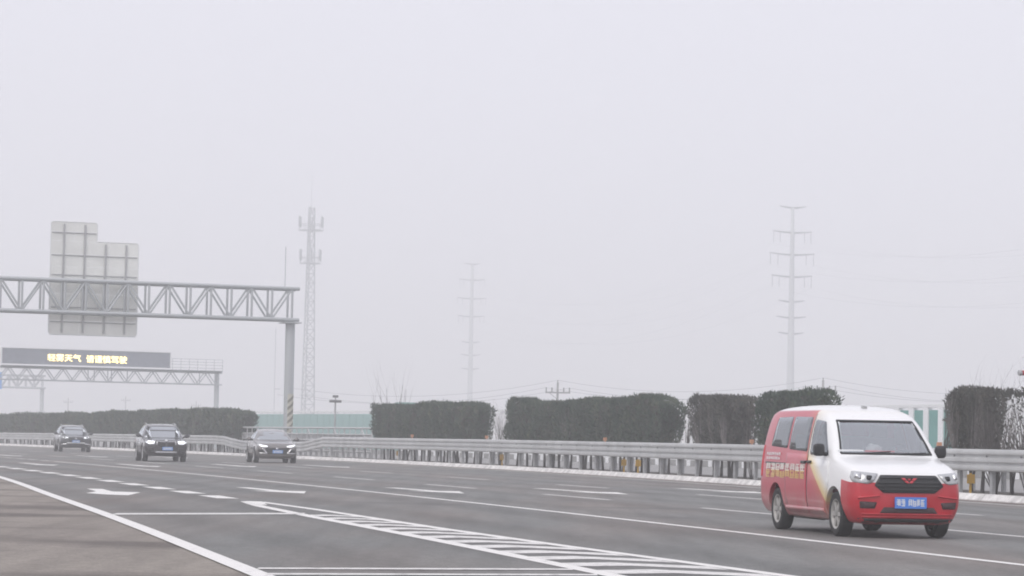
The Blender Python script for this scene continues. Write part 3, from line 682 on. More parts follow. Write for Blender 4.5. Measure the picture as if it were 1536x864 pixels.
# ------------------------------------------------------------------ telecom mast, pylons, poles
def mast(loc):
    root = tag(empty('telecom_mast', loc), 'tall slender white lattice telecom mast with two antenna rings', 'mast')
    H = 45.5; sc = lambda z: 1.55-(1.55-0.62)*min(z/40.0, 1)
    rot = 0.35
    def c(z, k): a = rot+2*math.pi*k/3; return Vector((sc(z)*math.cos(a), sc(z)*math.sin(a), z))
    lv = list(np.arange(0, 44.1, 1.75))
    for k in range(3): rod('leg', c(0, k), c(44, k), 0.13, M_gantry, root, 8)
    for i in range(len(lv)-1):
        for k in range(3):
            a, b = (k, (k+1) % 3) if i % 2 else ((k+1) % 3, k); rod('lattice_bar', c(lv[i], a), c(lv[i+1], b), 0.08, M_gantry, root, 5)
            rod('lattice_bar', c(lv[i+1], k), c(lv[i+1], (k+1) % 3), 0.07, M_gantry, root, 5)
    for zr, rr in ((39.6, 2.3), (33.4, 2.0)):
        for z in (zr, zr+1.1):
            bm = bmesh.new(); vs = []
            for k in range(20): vs.append(bm.verts.new((rr*math.cos(k*math.pi/10), rr*math.sin(k*math.pi/10), 0)))
            bm.free(); link('platform_ring', tubes([[(Vector((rr*math.cos(k*math.pi/10), rr*math.sin(k*math.pi/10), z)), 0.06) for k in range(21)]], 5), root, M_gantry)
        for k in range(9):
            a = k*2*math.pi/9; p = Vector((rr*math.cos(a), rr*math.sin(a), 0))
            rod('rail_post', p+Vector((0, 0, zr)), p+Vector((0, 0, zr+1.1)), 0.04, M_gantry, root, 5); rod('platform_arm', Vector((0, 0, zr)), p+Vector((0, 0, zr)), 0.05, M_gantry, root, 5)
        for k in range(6):
            a = 0.5+k*math.pi/3; p = Vector(((rr+.12)*math.cos(a), (rr+.12)*math.sin(a), 0))
            o = box('antenna', p+Vector((0, 0, zr+1.6)), (0.26, 0.26, 2.1), M_gantry, root, a, 0.04)
    rod('lightning_rod', (0, 0, 44), (0, 0, 50.5), 0.04, M_gantry, root, 6)
mast(Vector((-37.9, 530, 0)))
def pylon(loc, H, rz, arms, r0, r1, lean, label, wt=1.0):
    root = tag(empty('power_pylon', loc, rz), label, 'pylon', 'tubular power pylons fading in the mist')
    root.rotation_euler = (0, 0, rz)
    segs = [[(Vector((0, 0, H*i/8)), r0+(r1-r0)*i/8) for i in range(9)]]
    link('mast', tubes(segs, 12), root, M_pale)
    for z, L, ins in arms:
        for sg in (-1, 1):
            link('crossarm', tubes([[(Vector((0, 0, z)), 0.24*wt), (Vector((sg*L*.5, 0, z+.12)), 0.19*wt), (Vector((sg*L, 0, z+.35)), 0.11*wt)]], 6), root, M_armgrey)
            if ins:
                for u in (0.62, 0.95): rod('insulator', (sg*L*u, 0, z+.2), (sg*L*u, 0, z-ins), 0.065*wt, M_armgrey, root, 6)
pylon(Vector((59.3, 600, 0)), 51.6, 0.25, [(51.4, 2.9, 0), (46.1, 4.4, 2.2), (41.4, 5.1, 2.2), (36.7, 4.6, 2.2), (31.4, 2.9, 0), (28.0, 3.3, 0), (24.6, 2.8, 0)], 0.98, 0.36, 0, 'nearer tubular power pylon with seven crossarms, above the van')
pylon(Vector((-11.6, 820, 0)), 51.8, 0.25, [(51.6, 2.4, 0), (47.0, 3.9, 1.6), (41.6, 4.4, 1.6), (36.4, 4.0, 1.6), (28.9, 2.7, 0), (25.2, 3.0, 0), (21.2, 2.6, 0)], 0.95, 0.40, 0, 'fainter tubular power pylon with seven crossarms, left of the nearer one')
def upole(loc, H, label, rz=0.0, r=0.13):
    root = tag(empty('utility_pole', loc, rz), label, 'pole', 'utility poles with crossarms')
    link('pole', tubes([[(Vector((0, 0, 0)), r), (Vector((0, 0, H)), r*0.75)]], 8), root, M_conc)
    box('crossarm', (0, -0.14, H-0.95), (2.3, 0.12, 0.14), M_conc, root)
    for x in (-1.08, -0.55, 0.55, 1.08): rod('insulator', (x, -0.14, H-0.9), (x, -0.14, H-0.48), 0.07, M_conc, root, 6)
    rod('insulator', (0, 0, H), (0, 0, H+.2), 0.05, M_conc, root, 6)
    rod('brace', (-0.75, -0.1, H-1.0), (0, -0.1, H-1.6), 0.03, M_conc, root, 5)
UP = [(Vector((-21.45, 275, 0)), 7.2), (Vector((4.4, 262, 0)), 6.55), (Vector((27.6, 250, 0)), 6.95), (Vector((50.5, 238, 0)), 6.6)]
upole(UP[1][0], 6.55, 'grey utility pole with one crossarm rising above the hedge, left of picture centre gap', 0.1)
upole(UP[2][0], 6.95, 'grey utility pole with one crossarm rising above the hedge behind the van', 0.1)
upole(UP[3][0], 6.6, 'utility pole hidden by the shrubs beyond the right edge', 0.1)
upole(UP[0][0], 5.6, 'utility pole hidden behind the striped gantry column', 1.5)
def wire(a, b, sag, r=0.010):
    pl = [];
    for i in range(13):
        u = i/12; p = a.lerp(b, u); p.z -= sag*4*u*(1-u); pl.append((p, r))
    return pl
ws = []
for (a, ha), (b, hb) in zip(UP[:-1], UP[1:]):
    ha2 = 5.6 if ha == 7.2 else ha
    for dx, dz in ((0, 0.2), (-1.08, -.5), (1.08, -.5)): ws.append(wire(a+Vector((dx, 0, ha2+dz)), b+Vector((dx, 0, hb+dz)), 1.15))
tag(link('power_lines', tubes(ws, 4), None, M_wire), 'thin sagging wires strung between the utility poles', 'wires')
ws = []
pa, pb = Vector((59.0, 600, 0)), Vector((-11.6, 820, 0)); dv = (pa-pb)
for za, zb_, L in ((46.1, 47.0, 4.2), (41.4, 41.6, 4.8), (36.7, 36.4, 4.4)):
    for sg in (-1, 1): ws.append(wire(pb+Vector((sg*L*.9, 0, zb_-1.6)), pa+Vector((sg*L, 0, za-2.2)), 9, .012)); ws.append(wire(pa+Vector((sg*L, 0, za-2.2)), pa+dv+Vector((sg*L, 0, za)), 9, .012))
tag(link('transmission_lines', tubes(ws, 4), None, M_wire), 'faint high-voltage cables running between the two power pylons', 'wires')
for x, y, H, lb in ((-109, 700, 9.2, 'faint utility pole above the far left hedge, left of two others'), (-94.8, 700, 9.9, 'faint utility pole with crossarm above the far hedge, middle of three'), (-77.4, 700, 9.0, 'faint utility pole above the far hedge, right of two others')):
    upole(Vector((x, y, 0)), H, lb, 0.2, 0.16)
# small lean pole beside the mast
rod_ = tag(empty('thin_pole', Vector((-34.9, 420, 0))), 'very thin faint pole just left of the striped gantry column', 'pole'); rod('pole', (0, 0, 0), (0, 0, 17), 0.05, M_pale, rod_, 6)
box('junction_box', (0.4, 0, 8.0), (0.9, 0.1, 0.1), M_pale, rod_)
# bare tree and hut behind the hedge
rt = random.Random(4); segs = []; trunk = []
tb = Vector((-10.7, 262, 0))
def gtree(p, d, L, r, lev):
    pl = [(p, r)]
    for i in range(5):
        d = (d+Vector((rt.gauss(0, .07), rt.gauss(0, .07), 0.07))).normalized(); p = p+d*L/5; pl.append((p, r*(1-.16*(i+1))))
        if lev < 3 and i > 0 and rt.random() < 0.75: gtree(p, (d*1.4+Vector((rt.uniform(-.7, .7), rt.uniform(-.7, .7), .25))).normalized(), L*rt.uniform(.35, .6), r*(1-.16*(i+1))*.55, lev+1)
    (segs if lev else trunk).append(pl)
for k in range(7): gtree(Vector((-1.0+0.32*k+rt.uniform(-.2, .2), rt.uniform(-.5, .5), 0)), Vector((-.12+.04*k, 0, 1)).normalized(), rt.uniform(4.6, 6.3), 0.07, 0)
bt = tag(empty('bare_tree', tb), 'thin leafless tree rising behind the left hedge, right of the flasher post', 'tree')
[link('trunk', tubes([q_], 5), bt, M_twig) for q_ in trunk]; link('crown', tubes(segs, 3), bt, M_twig)['kind'] = 'stuff'
hut = tag(empty('small_hut', Vector((-9.5, 258, 0)), 0.3), 'small building with a pale teal roof barely showing over the left hedge', 'building')
box('wall', (0, 0, 1.9), (1.5, 2.0, 3.8), M_wpanel, hut)
bm = bmesh.new(); add_box(bm, (0, 0, 4.15), (1.7, 2.4, 0.45)); [setattr(v.co, 'x', v.co.x*.75) for v in bm.verts if v.co.z > 4.2]; link('roof', bm_mesh(bm, 'roof'), hut, M_teal)
box('door', (0.0, -1.02, 1.0), (0.9, 0.06, 2.0), M_post, hut)

# ------------------------------------------------------------------ vehicles
def mono(xs, ys, x):
    xs, ys = np.array(xs), np.array(ys); h = np.diff(xs); d = np.diff(ys)/h; m = np.zeros(len(xs))
    m[0], m[-1] = d[0], d[-1]
    for i in range(1, len(xs)-1):
        m[i] = 0 if d[i-1]*d[i] <= 0 else 3*(h[i-1]+h[i])/((2*h[i]+h[i-1])/d[i-1]+(h[i]+2*h[i-1])/d[i])
    i = np.clip(np.searchsorted(xs, x)-1, 0, len(xs)-2); t = (x-xs[i])/h[i]
    return (2*t**3-3*t**2+1)*ys[i]+(t**3-2*t**2+t)*h[i]*m[i]+(-2*t**3+3*t**2)*ys[i+1]+(t**3-t**2)*h[i]*m[i+1]
def chaikin(p, k):
    for _ in range(k):
        q = [p[0]]
        for a, b in zip(p[:-1], p[1:]): q += [a*0.75+b*0.25, a*0.25+b*0.75]
        q.append(p[-1]); p = q
    return p
def loft(keys, n=70, inset=0.0, zfloor=None, rng_x=None):
    K = np.array(sorted(keys)); xs = K[:, 0]
    u = np.linspace(0, 1, n); x0, x1 = (xs[0], xs[-1]) if rng_x is None else rng_x
    st = x0+(x1-x0)*u
    if rng_x is None: st = np.unique(np.concatenate([st, xs[:], np.linspace(xs[-1]-0.35, xs[-1], 10)]))
    vs, fs, ring = [], [], 0
    for j, x in enumerate(st):
        zb, wb, zm, wm, ze, we, zr, wr, zt = [float(mono(xs, K[:, c], x)) for c in range(1, 10)]
        if inset: wb -= inset; wm -= inset; we -= inset; wr -= inset*1.1; zr -= inset; zt -= inset
        if zfloor is not None: zb = zfloor; zm = max(zm, zfloor+.08)
        half = [np.array(p) for p in ((0, zb), (wb*.9, zb), (wb, zb+.07), (wm, zm), (we, ze), (wr, zr), (wr*.84, zr+(zt-zr)*.72), (wr*.45, zt-.006), (0, zt))]
        half = chaikin(half, 2)
        full = [(p[0], p[1]) for p in half] + [(-p[0], p[1]) for p in reversed(half[1:-1])]
        m = len(full); vs += [(x, y, z) for y, z in full]
        if j:
            for i in range(m): fs.append(((j-1)*m+i, (j-1)*m+(i+1) % m, j*m+(i+1) % m, j*m+i))
    fs.append(tuple(reversed(range(m)))); k = (len(st)-1)*m; fs.append(tuple(range(k, k+m)))
    me = mesh('loft', vs, fs, True)
    bm = bmesh.new(); bm.from_mesh(me); bmesh.ops.recalc_face_normals(bm, faces=bm.faces[:]); bm.to_mesh(me); bm.free()
    return me
def boolean(me, cutters, op='DIFFERENCE'):
    a = bpy.data.objects.new('tmp', me); COL.objects.link(a); tmp = [a]
    for c in cutters:
        b = bpy.data.objects.new('tmpc', c); COL.objects.link(b); tmp.append(b)
        md = a.modifiers.new('b', 'BOOLEAN'); md.operation = op; md.object = b; md.solver = 'EXACT'
    bpy.context.view_layer.update()
    r = bpy.data.meshes.new_from_object(a.evaluated_get(bpy.context.evaluated_depsgraph_get()))
    for t in tmp: bpy.data.objects.remove(t)
    return r
def prism(poly, axis, lo, hi):
    """closed prism: poly in the plane across axis ('x': (y,z), 'y': (x,z), 'z': (x,y))"""
    n = len(poly)
    f = {'x': lambda p, a: (a, p[0], p[1]), 'y': lambda p, a: (p[0], a, p[1]), 'z': lambda p, a: (p[0], p[1], a)}[axis]
    vs = [f(p, lo) for p in poly]+[f(p, hi) for p in poly]
    fs = [tuple(range(n)), tuple(range(2*n-1, n-1, -1))]+[(i, n+i, n+(i+1) % n, (i+1) % n) for i in range(n)]
    me = mesh('prism', vs, fs); bm = bmesh.new(); bm.from_mesh(me); bmesh.ops.recalc_face_normals(bm, faces=bm.faces[:]); bm.to_mesh(me); bm.free(); return me
def cyl(cx, cy, cz, r, w):
    bm = bmesh.new(); bmesh.ops.create_cone(bm, cap_ends=True, segments=40, radius1=r, radius2=r, depth=w, matrix=Matrix.Translation((cx, cy, cz)) @ Matrix.Rotation(math.pi/2, 4, 'X')); return bm_mesh(bm, 'c')
def bvh_of(me): return BVHTree.FromPolygons([v.co.copy() for v in me.vertices], [tuple(p.vertices) for p in me.polygons])
def roundpoly(poly, r=0.03):
    out = []; n = len(poly)
    for i in range(n):
        p = Vector(poly[i]); a = Vector(poly[i-1]); b = Vector(poly[(i+1) % n])
        da, db = (a-p), (b-p); ra = min(r, da.length*.4); rb = min(r, db.length*.4)
        p0, p1 = p+da.normalized()*ra, p+db.normalized()*rb
        for u in (0, .33, .67, 1): out.append(tuple(p0*(1-u)**2+p*2*u*(1-u)+p1*u*u))
    return out
def caster(bvh, axis, sgn):
    def f(a, b):
        if axis == 'y': o, d = Vector((a, sgn*3, b)), Vector((0, -sgn, 0))
        elif axis == 'x': o, d = Vector((sgn*3+(0 if sgn > 0 else -5), a, b)), Vector((-sgn, 0, 0))
        else: o, d = Vector((a, b, 4)), Vector((0, 0, -1))
        h, nrm, *_ = bvh.ray_cast(o, d)
        if h is None: h, nrm, *_ = bvh.find_nearest(o+d*(2.2 if axis == 'y' else 3.1))
        return h, -d
    return f
def patch(name, poly, bvh, axis, sgn, m, parent, off=0.006, skirt=0.03, rd_=0.03, pitch=0.06, smooth=True):
    """sheet of the given outline lying on the car body, standing off by `off`, with a skirt into the body"""
    b = roundpoly(poly, rd_) if rd_ else list(poly); bp = []
    for i in range(len(b)):
        p, q = Vector(b[i]), Vector(b[(i+1) % len(b)]); k = max(1, int((q-p).length/pitch))
        for j in range(k): bp.append(p.lerp(q, j/k))
    n = len(bp); xs = [p.x for p in bp]; ys = [p.y for p in bp]; pts = list(bp)
    for gx in np.arange(min(xs)+pitch*.5, max(xs), pitch):
        for gy in np.arange(min(ys)+pitch*.5, max(ys), pitch):
            q = Vector((gx, gy)); ins = False; near = 9.0
            for i in range(n):
                a, c = bp[i], bp[(i+1) % n]
                if (a.y > gy) != (c.y > gy) and gx < (c.x-a.x)*(gy-a.y)/(c.y-a.y)+a.x: ins = not ins
                near = min(near, (a-q).length)
            if ins and near > pitch*.45: pts.append(q)
    ov, oe, of, iv, *_ = delaunay_2d_cdt(pts, [], [list(range(n))], 1, 1e-5)
    cf = caster(bvh, axis, sgn); vs = []
    for v in ov:
        h, d = cf(v.x, v.y); vs.append(h+d*off)
    fs = [tuple(f) for f in of]
    inv = {}
    for i, l in enumerate(iv):
        for k in l: inv[k] = i
    bi = [inv[i] for i in range(n) if i in inv]
    base = len(vs); dd = cf(bp[0].x, bp[0].y)[1]
    for i in bi: vs.append(vs[i]-dd*(skirt+off))
    for i in range(len(bi)): j = (i+1) % len(bi); fs.append((bi[i], bi[j], base+j, base+i))
    me = mesh(name, vs, fs, False); bm = bmesh.new(); bm.from_mesh(me); bmesh.ops.recalc_face_normals(bm, faces=bm.faces[:]); bm.to_mesh(me); bm.free()
    me.polygons.foreach_set('use_smooth', [i < len(of) for i in range(len(me.polygons))])
    return link(name, me, parent, m)
def lathe(profile, n=28):
    vs = []; fs = []; k = len(profile)
    for i in range(n):
        a = 2*math.pi*i/n
        for r, y in profile: vs.append((r*math.cos(a), y, r*math.sin(a)))
    for i in range(n):
        j = (i+1) % n
        for q in range(k-1): fs.append((i*k+q, i*k+q+1, j*k+q+1, j*k+q))
    return mesh('lathe', vs, fs, True)
def wheel(parent, x, y, R, w, rim_m, spokes=5):
    sg = 1 if y > 0 else -1; rr = R*0.66
    hub = link('wheel', lathe([(0.001, sg*w*.36), (0.05, sg*w*.36), (0.06, sg*w*.25), (0.06, -sg*w*.3), (0.001, -sg*w*.3)], 16), parent, rim_m); hub.location = (x, y, R)
    t = lathe([(rr, -w*.45), (R*.82, -w*.5), (R*.955, -w*.47), (R, -w*.36), (R, w*.36), (R*.955, w*.47), (R*.82, w*.5), (rr, w*.45)], 36); link('tyre', t, hub, M_rubber)
    r = lathe([(rr*1.02, sg*w*.46), (rr*.93, sg*w*.44), (rr*.88, sg*w*.2), (rr*.9, -sg*w*.4)], 32)
    bm = bmesh.new(); bm.from_mesh(r)
    for k in range(spokes):
        a = 2*math.pi*k/spokes; mt = Matrix.Rotation(-a, 4, 'Y') @ Matrix.Translation((rr*.5, sg*w*.32, 0)) @ Matrix.Diagonal((rr*.9, w*.12, rr*.30, 1)); bmesh.ops.create_cube(bm, size=1, matrix=mt)
    bmesh.ops.create_circle(bm, cap_ends=True, radius=rr*.88, segments=24, matrix=Matrix.Translation((0, sg*w*.08, 0)) @ Matrix.Rotation(math.pi/2, 4, 'X'))
    link('rim', bm_mesh(bm, 'rim'), hub, rim_m)
def glyphs(x0, x1, z0, z1, n, seed, gap=0.10, mid_gap=None):
    """blurred-looking character strokes: returns list of rectangles"""
    r = random.Random(seed); out = []; w = (x1-x0)/n
    for i in range(n):
        a = x0+i*w+w*gap/2; b = a+w*(1-gap); h = z1-z0
        for u in sorted(r.sample([0.0, 0.22, 0.44, 0.66, 0.88], 4)): out.append((a+r.uniform(0, .1)*w, z0+u*h, b-r.uniform(0, .1)*w, z0+u*h+h*.12))
        for u in r.sample([0.08, 0.45, 0.8], 2): out.append((a+u*(b-a), z0+r.uniform(0, .2)*h, a+u*(b-a)+w*.17, z1-r.uniform(0, .2)*h))
    return out
def rect_mesh(rects, bvh, axis, sgn, off, swap=False, div=1):
    cf = caster(bvh, axis, sgn); vs = []; fs = []
    for a, z0, b, z1 in rects:
        k = len(vs)
        for u, v in ((a, z0), (b, z0), (b, z1), (a, z1)):
            h, d = cf(u, v); vs.append(h+d*off)
        fs.append((k, k+1, k+2, k+3))
    return mesh('marks', vs, fs)
def seat_mesh(x, y):
    bm = bmesh.new(); add_box(bm, (x, y, .72), (.5, .5, .16)); 
    mt = Matrix.Translation((x-.27, y, 1.03)) @ Matrix.Rotation(-.2, 4, 'Y') @ Matrix.Diagonal((.14, .48, .6, 1)); bmesh.ops.create_cube(bm, size=1, matrix=mt)
    mt = Matrix.Translation((x-.35, y, 1.42)) @ Matrix.Rotation(-.2, 4, 'Y') @ Matrix.Diagonal((.1, .26, .18, 1)); bmesh.ops.create_cube(bm, size=1, matrix=mt)
    return bm_mesh(bm, 'seat', 0.03, True)

# ---- livery of the van: white front, red rear, yellow sweep between (object space)
def livery():
    m = mat('van_livery', (0.8, 0.8, 0.8), 0.3, coat=0.5); n, l = m.node_tree.nodes, m.node_tree.links; b = n['Principled BSDF']
    tc = n.new('ShaderNodeTexCoord'); sx = n.new('ShaderNodeSeparateXYZ'); l.new(tc.outputs['Object'], sx.inputs[0])
    def mr(v, a, c, lo, hi):
        r = n.new('ShaderNodeMapRange'); r.inputs[1].default_value = a; r.inputs[2].default_value = c; r.inputs[3].default_value = lo; r.inputs[4].default_value = hi; l.new(v, r.inputs[0]); return r.outputs[0]
    def mth(op, a, c):
        q = n.new('ShaderNodeMath'); q.operation = op
        for i, v in enumerate((a, c)):
            if hasattr(v, 'is_linked'): l.new(v, q.inputs[i])
            else: q.inputs[i].default_value = v
        return q.outputs[0]
    bd = mr(sx.outputs['Z'], 0.45, 1.05, -1.12, -2.02)          # boundary x as a function of height
    d = mth('SUBTRACT', sx.outputs['X'], bd)                    # > 0 in front of the boundary
    isred = mr(d, -0.02, 0.02, 1, 0)
    isroof = mr(sx.outputs['Z'], 1.685, 1.705, 0, 1)
    band = mth('MULTIPLY', mr(d, 0.06, 0.42, 1, 0), mr(sx.outputs['Z'], 1.0, 1.15, 1.0, 0.25))
    def mixc(f, A, B):
        x = n.new('ShaderNodeMix'); x.data_type = 'RGBA'
        for k, v in (('Factor', f), ('A', A), ('B', B)):
            if hasattr(v, 'is_linked'): l.new(v, x.inputs[k])
            else: x.inputs[k].default_value = (*v, 1)
        return x.outputs['Result']
    white = (0.80, 0.80, 0.795)
    nz = n.new('ShaderNodeTexNoise'); nz.inputs['Scale'].default_value = 3; nz.inputs['Detail'].default_value = 5; l.new(tc.outputs['Object'], nz.inputs['Vector'])
    dirt = mth('MULTIPLY', mr(sx.outputs['Z'], 0.25, 0.62, 0.75, 0.0), mr(nz.outputs['Fac'], 0.3, 0.7, 0.3, 1.0))   # road dust on the sills
    front = mixc(band, white, (0.76, 0.57, 0.24))
    redc = mixc(mr(d, -0.35, 0.0, 0, 0.35), (0.50, 0.034, 0.066), (0.66, 0.24, 0.09))
    c = mixc(isred, front, redc); c = mixc(isroof, c, white); c = mixc(dirt, c, (0.50, 0.42, 0.39))
    l.new(c, b.inputs['Base Color']); return m
M_livery = livery()

VAN = [(0.00, .30, .40, .45, .52, .62, .53, .70, .48, .725), (-.03, .25, .58, .45, .70, .68, .68, .79, .60, .815), (-.10, .21, .68, .45, .765, .75, .745, .855, .68, .88),
       (-.26, .19, .73, .45, .812, .83, .797, .92, .74, .955), (-.58, .19, .75, .45, .826, .92, .81, .99, .755, 1.025), (-.86, .19, .76, .45, .83, .98, .815, 1.05, .76, 1.080),
       (-1.10, .19, .76, .45, .83, 1.02, .818, 1.25, .735, 1.30), (-1.45, .19, .76, .45, .83, 1.04, .818, 1.50, .700, 1.585), (-1.75, .19, .76, .45, .83, 1.05, .818, 1.61, .688, 1.70),
       (-2.3, .19, .76, .45, .83, 1.06, .818, 1.665, .685, 1.77), (-3.0, .19, .76, .45, .83, 1.06, .818, 1.68, .685, 1.785), (-3.8, .20, .76, .45, .828, 1.06, .815, 1.665, .68, 1.765),
       (-4.22, .22, .75, .45, .82, 1.06, .80, 1.62, .665, 1.72), (-4.37, .25, .72, .45, .79, 1.06, .77, 1.53, .63, 1.63), (-4.43, .30, .66, .47, .74, 1.04, .71, 1.35, .57, 1.42)]
XF, XR, WR = -0.78, -3.50, 0.30
def build_van():
    s_front = 35.05; t_c = 13.53; p = P(s_front, t_c); h = 0.195
    root = tag(empty('van', p, h-math.pi/2), 'red and white minivan with a black grille and yellow swoosh, nearest vehicle on the right', 'van'); root.scale = (1, 0.955, 1)
    full = loft(VAN, 80); bv = bvh_of(full)
    side_w = {'quarter': [(-3.02, 1.16), (-3.86, 1.19), (-3.76, 1.60), (-3.02, 1.61)], 'slide': [(-2.06, 1.12), (-2.94, 1.15), (-2.94, 1.61), (-2.10, 1.60)],
              'front': [(-1.08, 1.07), (-1.92, 1.08), (-1.96, 1.57), (-1.55, 1.54)]}
    ws = [(-.665, 1.115), (.665, 1.115), (.565, 1.555), (-.565, 1.555)]
    def shrink(poly, k):
        c = Vector((sum(q[0] for q in poly)/len(poly), sum(q[1] for q in poly)/len(poly))); return [tuple(c+(Vector(q)-c)*k) for q in poly]
    cabin = loft(VAN, 40, inset=0.055, zfloor=0.5, rng_x=(-4.30, -0.95))
    cut = [cyl(x, 0, .295, .365, 1.9) if False else cyl(x, y, .30, .372, .56) for x in (XF, XR) for y in (-.78, .78)]
    body = boolean(full.copy(), [cabin]+cut+[prism(shrink(side_w[k], .93), 'y', -1.2, 1.2) for k in side_w]+[prism(shrink(ws, .955), 'x', -1.9, -.4)])
    body.materials.clear(); bo = link('body', body, root, M_livery); body.polygons.foreach_set('use_smooth', [True]*len(body.polygons))
    es = bo.modifiers.new('edge', 'EDGE_SPLIT'); es.split_angle = math.radians(32)
    # front bumper: a slightly larger copy of the nose, cut to shape
    inf = full.copy(); 
    for v in inf.vertices: v.co = v.co+v.normal*0.010
    bmp = boolean(inf, [prism([(.2, .10), (.2, .735), (-.18, .735), (-.46, .765), (-.46, .10)], 'y', -1.2, 1.2)], 'INTERSECT')
    bmp = boolean(bmp, cut)
    bu = link('front_bumper', bmp, root, M_redpaint); bmp.materials.clear(); bmp.materials.append(M_redpaint)
    es = bu.modifiers.new('edge', 'EDGE_SPLIT'); es.split_angle = math.radians(35)
    ibv = bvh_of(inf)
    F = dict(bvh=ibv, axis='x', sgn=1, parent=root)
    # glazing
    w0 = patch('windscreen', ws, bv, 'x', 1, M_wind, root, 0.003, 0.004, 0.05, 0.08)
    for sg in (-1, 1):
        for k, nm in (('quarter', 'rear_quarter_window'), ('slide', 'sliding_door_window'), ('front', 'front_door_window')):
            patch(nm, side_w[k], bv, 'y', sg, M_side, root, 0.003, 0.004, 0.05, 0.1)
    # black seal round the windscreen
    fr = [((-.70, 1.098), (.70, 1.098), (.70, 1.118), (-.70, 1.118))]
    patch('windscreen_seal', [(-.675, 1.098), (.675, 1.098), (.672, 1.122), (-.672, 1.122)], bv, 'x', 1, M_black, root, 0.006, 0.01, 0.005, 0.06)
    patch('windscreen_seal', [(-.575, 1.54), (.575, 1.54), (.57, 1.568), (-.57, 1.568)], bv, 'x', 1, M_black, root, 0.006, 0.01, 0.005, 0.06)
    for sg in (-1, 1): patch('windscreen_seal', [(sg*.655, 1.11), (sg*.682, 1.11), (sg*.576, 1.56), (sg*.553, 1.56)], bv, 'x', 1, M_black, root, 0.006, 0.01, 0.004, 0.06)
    # face: grille with slats, badge, lamps, plate, lower intakes
    gr = patch('grille', [(-.40, .838), (.40, .838), (.50, .70), (.37, .603), (-.37, .603), (-.50, .70)], m=M_mesh, off=0.012, skirt=0.02, rd_=.02, pitch=.05, **F)
    for z in (.645, .69, .735, .80):
        wd = np.interp(z, (.603, .70, .838), (.36, .48, .40))
        patch('slat', [(-wd, z-.007), (wd, z-.007), (wd, z+.007), (-wd, z+.007)], ibv, 'x', 1, M_black, gr, 0.026, 0.01, 0, .08)
    bad = []
    for a_ in ([(-.115, .800), (-.065, .800), (-.035, .770), (-.075, .765)], [(.115, .800), (.065, .800), (.035, .770), (.075, .765)], [(-.070, .757), (-.028, .765), (0, .735), (-.03, .728)], [(.070, .757), (.028, .765), (0, .735), (.03, .728)], [(-.024, .792), (.024, .792), (.0, .765)]): bad.append(a_)
    for a_ in bad: patch('badge', a_, ibv, 'x', 1, M_redpap, gr, 0.034, 0.01, 0, .06)
    for sg in (-1, 1):
        o = patch('headlamp', [(sg*.43, .855), (sg*.755, .885), (sg*.785, .80), (sg*.765, .735), (sg*.60, .718), (sg*.525, .735)], m=M_lens, off=0.010, skirt=0.02, rd_=.02, pitch=.05, **F)
        patch('lamp_unit', [(sg*.52, .825), (sg*.60, .832), (sg*.61, .775), (sg*.555, .76)], ibv, 'x', 1, M_black, o, 0.016, 0.01, .02, .05)
        patch('indicator', [(sg*.66, .86), (sg*.74, .868), (sg*.76, .79), (sg*.68, .775)], ibv, 'x', 1, M_chrome, o, 0.016, 0.01, .02, .05)
        patch('fog_recess', [(sg*.46, .48), (sg*.70, .49), (sg*.69, .395), (sg*.49, .395)], bvh=ibv, axis='x', sgn=1, m=M_recess, parent=bu, off=0.006, skirt=0.02, rd_=.015, pitch=.05)
        patch('bumper_crease', [(sg*.42, .575), (sg*.72, .545), (sg*.73, .52), (sg*.42, .555)], bvh=ibv, axis='x', sgn=1, m=M_redpaint, parent=bu, off=0.022, skirt=0.02, rd_=.005, pitch=.05)
    patch('lower_intake', [(-.36, .415), (.36, .415), (.42, .335), (-.42, .335)], bvh=ibv, axis='x', sgn=1, m=M_recess, parent=bu, off=0.005, skirt=0.02, rd_=.01, pitch=.05)
    patch('valance', [(-.70, .265), (.70, .265), (.62, .20), (-.62, .20)], bvh=ibv, axis='x', sgn=1, m=M_black, parent=bu, off=0.012, skirt=0.02, rd_=.01, pitch=.06)
    for z in (.325, .285): patch('bumper_lip', [(-.66, z-.008), (.66, z-.008), (.66, z+.008), (-.66, z+.008)], bvh=ibv, axis='x', sgn=1, m=M_redpaint, parent=bu, off=0.02, skirt=0.02, rd_=0, pitch=.06)
    pl = box('number_plate', (0.032, .02, .475), (.014, .46, .15), M_plate, root, 0, .004)
    rects = [r for r in glyphs(-.19, -.06, .43, .52, 2, 3)]+[r for r in glyphs(-.02, .22, .43, .52, 4, 5)]
    vs = []; fs = []
    for a_, z0, b_, z1 in rects:
        k = len(vs); vs += [(.0405, a_, z0), (.0405, b_, z0), (.0405, b_, z1), (.0405, a_, z1)]; fs.append((k, k+1, k+2, k+3))
    link('plate_characters', mesh('pc', vs, fs), pl, M_white)
    # wipers, mirrors, handles, seams
    rod('wiper', (-.80, -.50, 1.105), (-.90, .05, 1.14), .010, M_black, root, 5); rod('wiper', (-.80, .08, 1.105), (-.90, .58, 1.13), .010, M_black, root, 5)
